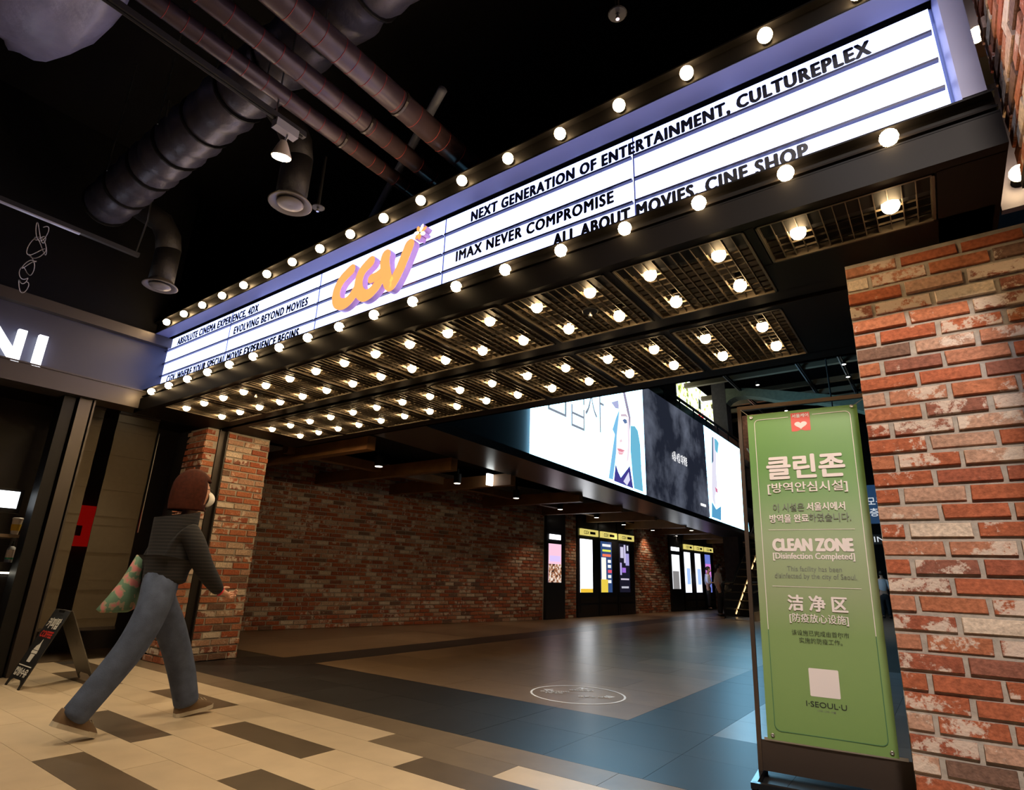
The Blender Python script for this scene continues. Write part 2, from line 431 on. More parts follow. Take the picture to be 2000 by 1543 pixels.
# blinds inside the doorway
BLIND = mat('beige_roller_blind', (.105,.082,.052), .75, noise=.05, nscale=20)
def blind(y0, y1, z0, lab):
    t = thing('roller_blind', lab, 'blind', (-7.7,(y0+y1)/2,z0))
    mb = MB(); n = 24
    for i in range(n):
        za, zb = z0+(2.7-z0)*i/n, z0+(2.7-z0)*(i+1)/n; d = .004*math.sin(i*1.7)
        mb.hexa([(-7.705+d,y0,za),(-7.695+d,y0,za),(-7.695+d,y1,za),(-7.705+d,y1,za),(-7.705+d,y0,zb),(-7.695+d,y0,zb),(-7.695+d,y1,zb),(-7.705+d,y1,zb)])
    mb.build('blind_fabric', BLIND, t)
    MB().box(-7.71,-7.685,y0,y1,z0-.02,z0+.012).build('bottom_rail', BRONZE_L, t)
    MB().lathe((-7.7,0,2.72), [(.03,y0),(.03,y1)], 12, 'y').build('roller_tube', BRONZE, t)
    return t
blind(2.06, 2.42, .32, 'narrow beige roller blind beside the storefront post')
blind(2.57, 3.02, .31, 'wide beige roller blind right of the dark doorway gap')
tag(MB().box(-7.69,-7.67,3.035,3.043,1.35,2.55).build('pull_cord', STEEL), 'thin pale blind cord hanging beside the wide beige blind', 'cord')
t = thing('fire_hose_cabinet', 'red fire equipment panel glowing in the gap between the blinds', 'fire cabinet', (-8.4,2.52,1.2))
RED = mat('red_panel_glow', (.55,.01,.01), .35, emit=(.9,.01,.005), es=.12)  # red light of the interior put into the door as a faint glow
MB().box(-8.52,-8.4,2.46,2.86,1.18,1.66).build('cabinet_door', RED, t)
MB().box(-8.4,-8.39,2.58,2.70,1.30,1.42).build('control_plate', mat('dark_red', (.25,.01,.01), .4), t)
MB().box(-8.39,-8.37,2.62,2.635,1.34,1.38).build('latch', STEEL, t)
# store sign letters, lit
t = thing('store_sign', 'white illuminated letters N and I on the dark navy storefront fascia', 'sign', (-6.87,1.3,2.78))
SIGN = mat('lit_sign_letter', (.9,.9,.95), .4, emit=(.86,.90,1.0), es=5)
def letter(name, outline):
    mb = MB().poly([(-6.80,y,z) for y,z in outline], (-.05,0,0)); mb.build(name, SIGN, t)
letter('letter', [(1.448,2.782),(1.518,2.782),(1.518,3.10),(1.448,3.10)])
letter('letter', [(1.06,2.782),(1.125,2.782),(1.125,2.99),(1.29,2.782),(1.352,2.782),(1.352,3.10),(1.287,3.10),(1.287,2.90),(1.125,3.10),(1.06,3.10)])
# shop counter with till screen, cup and bottle
t = thing('shop_counter', 'dark cafe counter with lit under edge at the left frame side', 'counter', (-7.5,1.2,0))
DK = mat('dark_laminate', (.03,.027,.025), .35)
MB().box(-7.9,-7.22,-1.5,1.86,0,.86).build('counter_body', DK, t)
MB().box(-7.95,-7.18,-1.5,1.90,.90,.975).build('worktop', DK, t)
MB().box(-7.215,-7.205,-1.5,1.84,.872,.888).build('led_strip', mat('led_strip', (1,1,1), .4, emit=(1,.93,.75), es=6), t)
MB().box(-7.95,-7.25,-1.5,1.84,1.205,1.235).build('shelf', mat('wood_shelf', (.30,.22,.15), .5), t)
MB().box(-7.35,-7.30,1.80,1.83,.975,1.205).build('shelf_support', STEEL, t)
t = thing('till_monitor', 'thin till monitor with a lit white screen on the cafe counter', 'monitor', (-7.25,1.5,1.24))
MB().box(-7.27,-7.235,1.2,1.775,1.43,1.655).build('monitor_case', BLACK, t)
MB().box(-7.234,-7.230,1.2,1.745,1.475,1.635).build('screen', mat('till_screen', (.9,.9,.9), .3, emit=(.85,.93,1), es=2.2), t)
MB().box(-7.30,-7.26,1.40,1.48,1.235,1.45).build('stand', STEEL, t)
t = thing('paper_cup', 'white paper cup with a yellow sleeve on the cafe counter shelf', 'cup', (-7.22,1.80,1.235))
MB().lathe((-7.28,1.795,1.235), [(.030,0),(.042,.145)], 16).build('cup_body', mat('white_paper', (.75,.68,.60), .6), t)
MB().lathe((-7.28,1.795,1.235), [(.0350,.035),(.0405,.095)], 16).build('cup_sleeve', mat('yellow_sleeve', (.75,.48,.05), .6), t)
MB().lathe((-7.28,1.795,1.235), [(.044,.143),(.044,.152),(.036,.160)], 16).build('cup_lid', mat('white_paper2', (.78,.75,.72), .4), t)
t = thing('sanitizer_bottle', 'clear pump bottle with white label and green band below the paper cup', 'bottle', (-7.2,1.8,.975))
MB().lathe((-7.24,1.80,.975), [(.034,0),(.034,.12),(.026,.14),(.012,.15)], 16).build('bottle_body', mat('clear_plastic', (.55,.58,.6), .2), t)
MB().lathe((-7.24,1.80,.975), [(.0346,.045),(.0346,.115)], 16).build('label_sheet', mat('label_white', (.8,.72,.66), .6), t)
MB().lathe((-7.24,1.80,.975), [(.0348,.028),(.0348,.045)], 16).build('label_band', mat('label_green', (.05,.35,.22), .6), t)
MB().lathe((-7.24,1.80,.975), [(.013,.15),(.010,.175),(.006,.178),(.006,.195)], 12).build('pump', BLACK, t)
# downlight in the shop doorway ceiling, washing the floor by the sandwich board
t = thing('recessed_downlight', 'small recessed downlight in the dark ceiling of the shop doorway', 'downlight', (-7.5,2.62,2.76))
MB().lathe((-7.5,2.62,2.755), [(.06,0),(.07,.004),(.07,.03)], 18).build('trim_ring', BLACK, t)
MB().lathe((-7.5,2.62,2.752), [(.0,0),(.055,.0),(.055,.006)], 18).build('lens', mat('warm_lens', (1,.9,.8), .3, emit=(1,.86,.65), es=9), t)
spot('shop_downlight_lamp', (-7.45,2.5,2.72), (-6.4,2.55,0), 110, (1,.80,.52), 78, .7, .05, t)

# ------------------------------------------------------------------ sandwich board
t = thing('sandwich_board', 'black folding sandwich board with white Korean lettering by the storefront post', 'sign', (-6.37,2.08,0))
BRDM = mat('black_board', (.015,.015,.016), .45)
def board(name, ya, yb, m):
    za, zb = .05, .585
    outl = [(-6.55,0.0),(-6.515,0.0),(-6.505,.035),(-6.46,.06),(-6.28,.06),(-6.235,.035),(-6.225,0.0),(-6.19,0.0),(-6.19,.59),(-6.55,.59)]
    mb = MB(); mb.poly([(x, ya+(yb-ya)*z/.59, z) for x, z in outl], (0,.008,0)); return mb.build(name, m, t)
board('front_panel', 1.83, 2.06, BRDM); board('back_panel', 2.36, 2.075, mat('board_back', (.10,.09,.075), .45))
MB().box(-6.43,-6.31,2.052,2.088,.545,.592).build('hinge', BLACK, t)
bu = Vector((0,.23,.59)).normalized()
bo = lambda x, s: Vector((x,1.83,0)) + bu*s + Vector((0,-.003,.0008))
WPR = mat('white_print', (.85,.83,.78), .6); RPR = mat('red_print', (.65,.03,.02), .6)
text('lettering', '커피탑', bo(-6.50,.475), (1,0,0), bu, .27, .085, WPR, t, .05)
text('lettering', 'COFFEE', bo(-6.50,.40), (1,0,0), bu, .27, .05, RPR, t, .05)
text('lettering', '컵빙수유', bo(-6.51,.09), (1,0,0), bu, .29, .06, WPR, t, .05)
MB().poly([bo(-6.52,.165), bo(-6.22,.165), bo(-6.22,.172), bo(-6.52,.172)], (0,-.001,0)).build('print_line', WPR, t)
def pr_poly(name, pts, m): MB().poly([bo(x,s) for x,s in pts], (0,-.001,0)).build(name, m, t)
pr_poly('cone_print', [(-6.41,.20),(-6.33,.20),(-6.32,.262),(-6.42,.262)], WPR)
pr_poly('cone_print', [(-6.435,.268),(-6.305,.268),(-6.305,.29),(-6.435,.29)], WPR)
pr_poly('cone_print', [(-6.43,.295),(-6.31,.295),(-6.325,.325),(-6.34,.345),(-6.355,.385),(-6.37,.345),(-6.41,.328)], WPR)
# ------------------------------------------------------------------ marquee
mq = thing('cinema_marquee', 'lit cinema marquee canopy with white letter panels and rows of warm bulbs', 'marquee', (-3.2,2.43,2.56))
YF, YP = 2.43, 2.62
XL, XR = -6.90, .42
FR = mat('marquee_black_brown', (.0065,.005,.0045), .5, .0, spec=.09)
CHN = mat('bulb_channel_black', (.0035,.003,.003), .55, .0, spec=.10)
MB().box(XL,XR,2.475,2.575,3.485,3.63).box(XL,XR,YF,2.475,3.478,3.486).box(XL,XR,YF,2.475,3.622,3.632).build('top_channel', CHN, mq)
MB().box(XL,XR,2.475,YP,2.57,2.80).box(XL,XR,YF,2.475,2.797,2.806).box(XL,XR,YF,2.475,2.698,2.708).build('bottom_channel', CHN, mq)
MB().box(XL,XR,YF,2.475,2.56,2.70).build('fascia_board', FR, mq)
# lining of the niche above the panels, pale so that it picks up the panels' light
LIN = mat('niche_lining', (.14,.145,.25), .5)
MB().box(XL,XR,2.433,2.575,3.474,3.4779).build('niche_lining', LIN, mq)
MB().box(.325,.40,YF,YP,2.81,3.474).build('end_cheek', LIN, mq)
MB().box(XL,XR,YP,4.45,3.55,3.63).box(XL,XR,4.42,4.45,2.56,3.63).box(XL,XR,2.66,2.70,2.60,3.63).build('unseen_light_stop', BLACK, mq)  # unseen plates added, the top one to keep light from leaking
MB().box(XL,.325,2.575,YP+.03,3.60,3.63).build('shadow_gap', BLACK, mq)
# letter panels: five sections of four rows
secs = [(-6.90,-5.505),(-5.505,-4.045),(-4.045,-2.58),(-2.58,-1.11),(-1.11,.315)]
rows = [(3.34,3.475),(3.185,3.325),(3.035,3.172),(2.86,3.022)]
for a, b in secs:
    for z0, z1 in rows:
        MB().box(a+.003,b-.003,YP,YP+.012,z0-.012,z1).build('letter_panel', WHITE_EMIT, mq)
for z0, z1 in rows[:3]:
    for a, b in secs:
        MB().box(a+.004,b-.010,YP-.022,YP+.002,z0-.013,z0-.001).build('letter_rail', mat('navy_rail', (.02,.02,.06), .4), mq)
for a, b in secs[:4]: MB().box(b-.004,b+.002,YP-.004,YP+.013,2.86,3.475).build('panel_seam', mat('blue_seam', (.10,.12,.40), .5), mq)
MB().box(XL,.33,YP+.013,YP+.03,2.81,3.48).build('panel_back', mat('panel_back_grey', (.25,.27,.4), .5), mq)
def sign(body, x0, x1, z, h):
    me = text_mesh(body, 0.0); vs = [v.co.copy() for v in me.vertices]; fs = [tuple(q.vertices) for q in me.polygons]
    root = list(range(len(vs)))
    def find(a):
        while root[a] != a: root[a] = root[root[a]]; a = root[a]
        return a
    for q in fs:
        for a in q[1:]: root[find(a)] = find(q[0])
    u0, u1 = min(v.x for v in vs), max(v.x for v in vs); w0, w1 = min(v.y for v in vs), max(v.y for v in vs); b = .068*h
    isl = {}
    for q in fs: isl.setdefault(find(q[0]), []).append(q)
    for key in sorted(isl, key=lambda k: vs[k].x):       # each placard letter is a piece of its own
        mb = MB(); ids = sorted({i for q in isl[key] for i in q}); mp = {i: k for k, i in enumerate(ids)}
        for k, (du, dv) in enumerate(((0,0),(b,0),(-b,0),(0,b*.8),(0,-b*.8),(b*.7,b*.6),(-b*.7,b*.6),(b*.7,-b*.6),(-b*.7,-b*.6))):
            off = len(mb.v)
            mb.v += [(x0+(vs[i].x-u0)/(u1-u0)*(x1-x0)+du, YP-.004-.0003*k, z+(vs[i].y-w0)/(w1-w0)*h+dv) for i in ids]
            mb.f += [tuple(off+mp[i] for i in q) for q in isl[key]]
        mb.build('letter', LETTER, mq, fix=False)
    bpy.data.meshes.remove(me)
SPACING[0] = 1.16
sign('NEXT GENERATION OF ENTERTAINMENT, CULTUREPLEX', -2.334, .078, 3.350, .090)
sign('IMAX NEVER COMPROMISE', -2.455, -1.245, 3.083, .078)
sign('ALL ABOUT MOVIES, CINE SHOP', -1.65, -.235, 2.914, .094)
sign('ABSOLUTE CINEMA EXPERIENCE, 4DX', -6.65, -5.02, 3.352, .090)
sign('EVOLVING BEYOND MOVIES', -5.41, -4.20, 3.212, .078)
sign('CGV, WHERE YOUR SPECIAL MOVIE EXPERIENCE BEGINS', -6.72, -4.27, 2.914, .094)
SPACING[0] = 1.0
# logo: rounded script strokes with depth
def catmull(pts, n=8):
    out = []; P = [pts[0]]+list(pts)+[pts[-1]]
    for i in range(1, len(P)-2):
        for k in range(n):
            t = k/n; a, b, c, d = (Vector(q) for q in P[i-1:i+3])
            out.append(.5*((2*b)+(c-a)*t+(2*a-5*b+4*c-d)*t*t+(3*b-a-3*c+d)*t**3))
    out.append(Vector(P[-2])); return out
YC = [2.504]
LOGO = mat('lit_orange_logo', (.9,.35,.1), .4, emit=(1,.44,.13), es=1.05)
LOGOS = mat('pink_logo_side', (.85,.42,.60), .4)
LOGOW = mat('lit_white_petal', (.9,.9,.85), .4, emit=(1,.96,.85), es=1.3)
def stroke(name, pts, w, parent, y0=2.50, y1=2.552, m=LOGO):
    YC[0] -= .0012; y0 = YC[0]
    c = catmull([Vector((p[0], p[1])) for p in pts]); n = len(c); L, R = [], []
    for i in range(n):
        t = (c[min(i+1,n-1)]-c[max(i-1,0)]).normalized(); nn = Vector((-t.y, t.x)); L.append(c[i]+nn*w/2); R.append(c[i]-nn*w/2)
    def cap(p, t, k=6):
        a0 = math.atan2(t.y, t.x)
        return [p+Vector((math.cos(a0+PI/2-PI*j/k), math.sin(a0+PI/2-PI*j/k)))*w/2 for j in range(1, k)]
    endc = cap(c[-1], (c[-1]-c[-2]).normalized()); stc = cap(c[0], (c[0]-c[1]).normalized())
    outline = L+endc+R[::-1]+stc; N = len(outline)
    side = MB(); side.v = [(p.x,y0+.0003,p.y) for p in outline]+[(p.x,y1,p.y) for p in outline]
    side.f = [(k,(k+1)%N,N+(k+1)%N,N+k) for k in range(N)]
    s = side.build(name, LOGOS, parent, fix=False)
    # face as quads along the stroke plus end fans
    f = MB(); f.v = [(p.x,y0,p.y) for p in L]+[(p.x,y0,p.y) for p in R]
    f.f = [(k,k+1,n+k+1,n+k) for k in range(n-1)]
    for capv, a, b in ((endc, n-1, 2*n-1), (stc, n, 0)):
        base = len(f.v); f.v += [(p.x,y0,p.y) for p in capv]; f.f.append((a,*range(base,base+len(capv)),b))
    o = f.build('face', m, s, fix=False)
    return s
Cp=[(-3.476,3.281),(-3.524,3.258),(-3.584,3.221),(-3.624,3.164),(-3.634,3.096),(-3.608,3.031),(-3.537,2.996),(-3.465,3.006),(-3.405,3.052),(-3.364,3.106)]
Gp=[(-3.245,3.279),(-3.29,3.256),(-3.334,3.223),(-3.359,3.171),(-3.362,3.105),(-3.337,3.043),(-3.275,2.996),(-3.207,3.002),(-3.144,3.042),(-3.105,3.095),(-3.085,3.15)]
Gb=[(-3.212,3.123),(-3.157,3.126),(-3.092,3.148)]
Vp=[(-3.070,3.275),(-3.075,3.225),(-3.058,3.147),(-3.025,3.058),(-2.985,3.002),(-2.952,3.023),(-2.898,3.107),(-2.854,3.2),(-2.82,3.278)]
stroke('logo_letter_c', Cp, .100, mq); g = stroke('logo_letter_g', Gp, .100, mq); stroke('logo_letter_g_bar', Gb, .080, mq); stroke('logo_letter_v', Vp, .104, mq)
fc = Vector((-2.722,3.348))
for k, ((px, pz), wht) in enumerate((((-2.748,3.402),0),((-2.698,3.405),1),((-2.662,3.372),0),((-2.778,3.360),1),((-2.672,3.322),1),((-2.760,3.312),0),((-2.722,3.295),0))):
    d = (Vector((px,pz))-fc); L = d.length; t = d/L; nn = Vector((-t.y,t.x)); ctr = fc+t*(L*.62)
    pts = []
    for j in range(12):
        a = 2*PI*j/12; q = ctr+t*(math.cos(a)*L*.52)+nn*(math.sin(a)*.017); pts.append((q.x, q.y))
    N = 12
    mb = MB(); mb.v = [(x,2.5003,z) for x,z in pts]+[(x,2.555,z) for x,z in pts]; mb.f = [(j,(j+1)%N,N+(j+1)%N,N+j) for j in range(N)]
    s = mb.build('flower_petal', LOGOS, mq, fix=False)
    mb = MB(); mb.v = [(x,2.50,z) for x,z in pts]; mb.f = [tuple(range(N))]; mb.build('face', LOGOW if wht else LOGO, s, fix=False)
# soffit frame with two rows of grille panels
ZS = 2.56; P = .729
x1c = -5.973; x2c = -6.005
sf = MB()
sf.box(XL,XR,YF+.045,2.486,ZS,ZS+.03)
sf.box(XL,XR,3.195,3.315,ZS,ZS+.03).box(XL,XR,3.365,3.42,ZS-.002,ZS+.03).box(XL,XR,3.315,3.365,ZS+.06,ZS+.09).box(XL,XR,3.308,3.316,ZS,ZS+.09).box(XL,XR,3.364,3.372,ZS,ZS+.09)
sf.box(XL,-.2,4.27,4.45,ZS,ZS+.03)
sf.box(XL,x1c-.345,2.48,3.2,ZS,ZS+.03).box(XL,x2c-.345,3.41,4.28,ZS,ZS+.03)
sf.box(x1c+8*P+.345,XR,2.48,3.09,ZS,ZS+.03)
sf.box(x1c+7*P+.345,.40,2.86,3.2,ZS,ZS+.03)
sf.box(x2c+7*P+.345,-.19,3.41,4.28,ZS,ZS+.03)
for k in range(7):
    sf.box(x1c+k*P+.345,x1c+(k+1)*P-.345,2.48,3.2,ZS,ZS+.03).box(x2c+k*P+.345,x2c+(k+1)*P-.345,3.41,4.28,ZS,ZS+.03)
sf.box(x1c+7*P+.345,x1c+8*P-.345,2.48,2.87,ZS,ZS+.03)
sf.build('soffit_frame', FR, mq)
MB().box(XL,XR,2.44,4.44,ZS+.17,ZS+.18).build('soffit_back', mat('soffit_back', (.012,.010,.009), .8, spec=.05), mq)
GRM = mat('grille_bars', (.085,.066,.045), .45, .4)
BULB_ME = MB().ellip((0,0,0),.035,.035,.036,14,8).mesh('bulb_globe', True); BULB_ME.materials.append(BULB)
SOCK_ME = MB().lathe((0,0,0), [(.018,.024),(.024,.03),(.024,.075)], 12).mesh('bulb_socket', True); SOCK_ME.materials.append(mat('socket_black', (.004,.0035,.003), .7, spec=.05))
def bulb(loc, rot=(0,0,0), parent=mq, sc=1.0):
    o = bpy.data.objects.new('light_bulb', BULB_ME); COL.objects.link(o); o.location = loc; o.rotation_euler = rot; o.scale = (sc,sc,sc)
    par(o, parent)
    s = bpy.data.objects.new('bulb_socket', SOCK_ME); COL.objects.link(s); s.parent = o
    return o
def grille(xc, y0, y1):
    mb = MB(); x0, x1 = xc-.338, xc+.338; z = ZS+.004
    n = 13
    for k in range(n+1):
        x = x0+.012+(x1-x0-.024)*k/n; mb.box(x-.0018,x+.0018,y0,y1,z,z+.020)
    m = max(5, round((y1-y0)/.062))
    for k in range(1, m):
        y = y0+(y1-y0)*k/m; mb.box(x0,x1,y-.0008,y+.0008,z+.008,z+.018)
    mb.box(x0,x1,y0,y0+.010,ZS-.004,z+.03).box(x0,x1,y1-.010,y1,ZS-.004,z+.03).box(x0,x0+.010,y0,y1,ZS-.004,z+.03).box(x1-.010,x1,y0,y1,ZS-.004,z+.03)
    mb.build('soffit_grille', GRM, mq, fix=False)
for k in range(9):
    xc = x1c+k*P
    grille(xc, 2.488, 3.193 if k < 8 else 2.86)
    for dx in (-.182,.182):
        bulb((xc+dx, 2.64, ZS+.004))
        if k < 8: bulb((xc+dx, 3.02, ZS+.004))
for k in range(8):
    xc = x2c+k*P
    grille(xc, 3.422, 4.268)
    for dx in (-.182,.182):
        bulb((xc+dx, 3.645, ZS+.004)); bulb((xc+dx, 4.025, ZS+.004))
# bulbs along the two front channels
for i in range(18):
    bulb((-6.577+.3908*i, 2.432, 3.56), (-PI/2,0,0)); bulb((-6.561+.3904*i, 2.432, 2.750), (-PI/2,0,0))
# sprinklers poking through the soffit
def sprinkler(x, y, z, lab, stem=.05):
    t = thing('sprinkler_head', lab, 'sprinkler', (x,y,z))
    MB().lathe((x,y,z), [(.045,.032),(.05,.036),(.045,.040)], 16).build('escutcheon', BLACK, t)
    MB().lathe((x,y,z), [(.010,.0),(.012,.012),(.007,.015),(.007,.032)], 10).build('nozzle', STEEL, t)
    MB().tube([(x,y,z+.03),(x,y,z+stem)], .012, 8).build('stem', BLACK, t)
sprinkler(-1.52, 2.83, 2.51, 'small brass sprinkler head below the marquee soffit, near its middle')
sprinkler(-4.98, 2.72, 2.51, 'small sprinkler head below the left end of the marquee soffit')
# boarding with two bulbs behind the marquee's right end
t = thing('marquee_return', 'dark board with bulbs behind the right end of the marquee', 'board', (.7,2.95,2.6))
MB().box(.43,1.1,2.95,2.99,2.57,5.0).build('back_board', mat('return_board', (.10,.10,.16), .5), t)
MB().box(.43,1.1,2.75,2.95,3.22,3.30).build('shelf_strip', BRONZE, t)
MB().box(.43,.455,2.66,2.95,2.72,2.80).build('shelf_strip', BRONZE, t)
bulb((.485,2.86,3.44), (-PI/2,0,0), t); bulb((.500,2.87,2.68), (-PI/2,0,0), t)

# ------------------------------------------------------------------ mall ceiling services (camera level +3 m)
GALV = mat('painted_pipe', (.050,.032,.042), .40, .25, noise=.15, nscale=12)
REDT = mat('red_tape', (.30,.025,.025), .6)
def pipe(x, r, lab):
    t = thing('ceiling_pipe', lab, 'pipe', (x,1.5,4.0))
    MB().tube([(x,-3,4.0),(x,4.4,4.0)], r, 16).build('pipe_body', GALV, t, True)
    y = .55
    while y < 2.9:
        MB().lathe((x,0,4.0), [(r+.0012,y),(r+.0012,y+.0035)], 16, 'y').build('tape_band', REDT, t, True); y += random.uniform(.09,.19)
    for y in (.4,2.0,3.4):
        MB().lathe((x,0,4.0), [(r+.003,y),(r+.006,y+.004),(r+.006,y+.02),(r+.003,y+.024)], 16, 'y').build('coupling', BRONZE, t)
    MB().box(x-.004,x+.004,1.40,1.408,4.0,5.6).build('hanger_rod', STEEL, t)
pipe(-3.10, .058, 'slim reddish grey ceiling pipe, leftmost of the three')
pipe(-2.83, .068, 'reddish grey ceiling pipe in the middle of the three')
pipe(-2.50, .085, 'thick reddish grey ceiling pipe, rightmost of the three')
# wrapped air duct running left to right
WRAP = mat('foil_wrapped_duct', (.060,.060,.090), .38, .3, noise=.2, nscale=9, bump=.6, bscale=14)
t = thing('air_duct', 'dark foil-wrapped round air duct running above the pipes', 'duct', (-4.2,1.53,4.38))
mb = MB(); pts = []; rs = []
n = 60
for i in range(n+1):
    x = -6.2+4.9*i/n; pts.append((x,1.53,4.38)); rs.append(.205+.012*math.sin(i*2.1)+random.uniform(-.006,.006)-(.022 if i % 6 == 0 else 0))
mb.tube(pts, rs, 22).build('duct_wrap', WRAP, t, True)
for i in range(0,n,6):
    x = -6.2+4.9*i/n; MB().lathe((x,1.53,4.38), [(.212,-.008),(.212,.008)], 22, 'x').build('binding_strap', BLACK, t)
for x in (-5.6,-4.6,-3.7): MB().box(x-.006,x+.006,1.31,1.318,4.38,5.6).build('hanger_strip', STEEL, t)
# pale plastic-wrapped duct end, top left corner
t = thing('wrapped_duct_end', 'pale plastic-wrapped duct bulging at the top left corner', 'duct', (-4.1,.25,4.2))
mb = MB(); nu, nv = 28, 14
R_ = random.Random(5)
for j in range(nv+1):
    for i in range(nu):
        a = 2*PI*i/nu; b = PI*j/nv; r = 1+.05*math.sin(5*a+2*b)+.03*math.sin(11*a)+R_.uniform(-.012,.012)
        mb.v.append((-4.10-.80*r*math.cos(b), .36+.42*r*math.sin(b)*math.sin(a), 4.62+.36*r*math.sin(b)*math.cos(a)))
for j in range(nv):
    for i in range(nu): mb.f.append((j*nu+i, j*nu+(i+1)%nu, (j+1)*nu+(i+1)%nu, (j+1)*nu+i))
mb.build('plastic_wrap', mat('pale_plastic', (.19,.20,.33), .35, noise=.2, nscale=5, bump=.7, bscale=9), t, True)
MB().lathe((-4.10,.3,4.75), [(.35,0),(.35,.84)], 20).build('duct_collar', BLACK, t, True)
# track rails
RAILM = mat('grey_track', (.055,.055,.06), .4, .4)
t = thing('track_rail', 'long dark lighting track running beside the ceiling pipes', 'track', (-3.09,0,3.8))
MB().box(-3.11,-3.07,-3,1.72,3.79,3.83).build('rail_body', RAILM, t)
MB().box(-3.098,-3.082,-3,1.70,3.783,3.79).build('conductor_slot', BLACK, t)
for y in (.2,1.5): MB().tube([(-3.09,y,3.83),(-3.09,y,5.6)], .006, 6).build('suspension_rod', STEEL, t)
t = thing('track_rail', 'short pale-edged lighting track at the left above the storefront', 'track', (-5.8,0,3.8))
MB().box(-5.82,-5.78,-3,1.78,3.79,3.83).build('rail_body', RAILM, t)
MB().box(-5.815,-5.785,-3,1.30,3.78,3.79).build('conductor_slot', mat('bright_edge', (.7,.72,.9), .3, .5), t)
MB().tube([(-5.8,1.75,3.83),(-5.8,1.78,4.2),(-5.8,1.7,5.6)], .008, 6).build('suspension_rod', STEEL, t)
# spotlight
t = thing('track_spotlight', 'lit warm spotlight hanging from the end of the lighting track', 'spotlight', (-3.09,1.60,3.6))
MB().box(-3.12,-3.06,1.50,1.66,3.73,3.79).build('adapter', mat('adapter_grey', (.35,.35,.38), .4), t)
MB().tube([(-3.09,1.6,3.73),(-3.12,1.60,3.66)], .008, 8).build('arm', STEEL, t)
ax = Vector((-.25,.15,-1)).normalized()
def along(c, ax, prof, name, m, parent, n=20):
    u = ax.cross(Vector((0,1,0))).normalized(); v = ax.cross(u); mb = MB()
    for r, h in prof:
        for k in range(n):
            a = 2*PI*k/n; mb.v.append(tuple(c+ax*h+u*(r*math.cos(a))+v*(r*math.sin(a))))
    for i in range(len(prof)-1):
        for k in range(n): mb.f.append((i*n+k,i*n+(k+1)%n,(i+1)*n+(k+1)%n,(i+1)*n+k))
    mb.f.append(tuple(range(n))); mb.f.append(tuple((len(prof)-1)*n+k for k in range(n)))
    return mb.build(name, m, parent, True)
c = Vector((-3.125,1.60,3.665))
along(c, ax, [(.02,-.03),(.035,0),(.055,.05),(.065,.075),(.065,.08),(.058,.078)], 'reflector_housing', mat('housing_cream', (.55,.48,.38), .4), t)
along(c, ax, [(.060,.079),(.056,.088),(.02,.100)], 'lamp_lens', mat('spot_lens', (1,.9,.7), .3, emit=(1,.80,.48), es=45), t)
spot('track_spot_lamp', c+ax*.12, (-3.9,2.2,0), 70, (1,.80,.52), 80, .7, .05, t)
# round diffusers on drop ducts
DIFF = mat('grey_diffuser', (.085,.073,.064), .5)
def diffuser(x, y, z, lab, bend=None):
    t = thing('air_diffuser', lab, 'diffuser', (x,y,z))
    MB().lathe((x,y,z), [(.118,.02),(.150,.0),(.158,.006),(.150,.016),(.120,.04),(.110,.06)], 28).build('outer_ring', DIFF, t, True)
    MB().lathe((x,y,z), [(.0,-.004),(.05,-.006),(.092,.0),(.098,.008),(.09,.014)], 28).build('centre_disc', DIFF, t, True)
    MB().lathe((x,y,z), [(.112,.05),(.112,.42)], 24).build('drop_duct', mat('black_flex_duct', (.014,.012,.012), .6, noise=.2, nscale=30, bump=.5, bscale=30), t, True)
    if bend: MB().tube(bend, .115, 18).build('elbow_duct', MATS['black_flex_duct'], t, True)
diffuser(-3.57, 1.96, 3.6, 'round grey ceiling diffuser below the lit spotlight', [(-3.57,1.96,4.0),(-3.57,1.93,4.15),(-3.57,1.84,4.27),(-3.57,1.70,4.36)])
diffuser(-5.84, 2.03, 3.6, 'round grey ceiling diffuser above the left end of the marquee', [(-5.84,2.03,4.0),(-5.84,2.00,4.15),(-5.86,1.92,4.28),(-5.95,1.72,4.38)])
sprinkler(-3.47, 2.13, 3.60, 'sprinkler head hanging beside the diffuser under the spotlight', .5)
sprinkler(-.96, 2.13, 3.80, 'lone sprinkler head in the black ceiling above the marquee', .5)
# coiled cable
mb = MB(); pts = []
RC = random.Random(21); amp = [RC.uniform(.3,1.5) for _ in range(20)]
for i in range(220):
    q = i/219; a = q*2*PI*9; k_ = amp[int(q*18)]*(1-(q*18)%1)+amp[int(q*18)+1]*((q*18)%1)
    pts.append((-5.85-.72*q**1.6+.07*k_*math.cos(a), 1.05+.10*q+.055*k_*math.sin(a*.83), 3.72-.34*q+.05*k_*math.sin(a*1.37)))
o = tag(mb.tube(pts, .0035, 5).build('coiled_cable', mat('grey_cable', (.42,.40,.40), .5), None, True), 'loose grey coiled cable dangling above the storefront fascia', 'cable')
tag(MB().tube([(-4.1,3.1,4.3),(-2.4,2.3,4.3)], .035, 10).build('conduit', mat('blue_grey_conduit', (.16,.18,.28), .4), None, True), 'thin blue-grey conduit crossing behind the ceiling pipes', 'conduit')
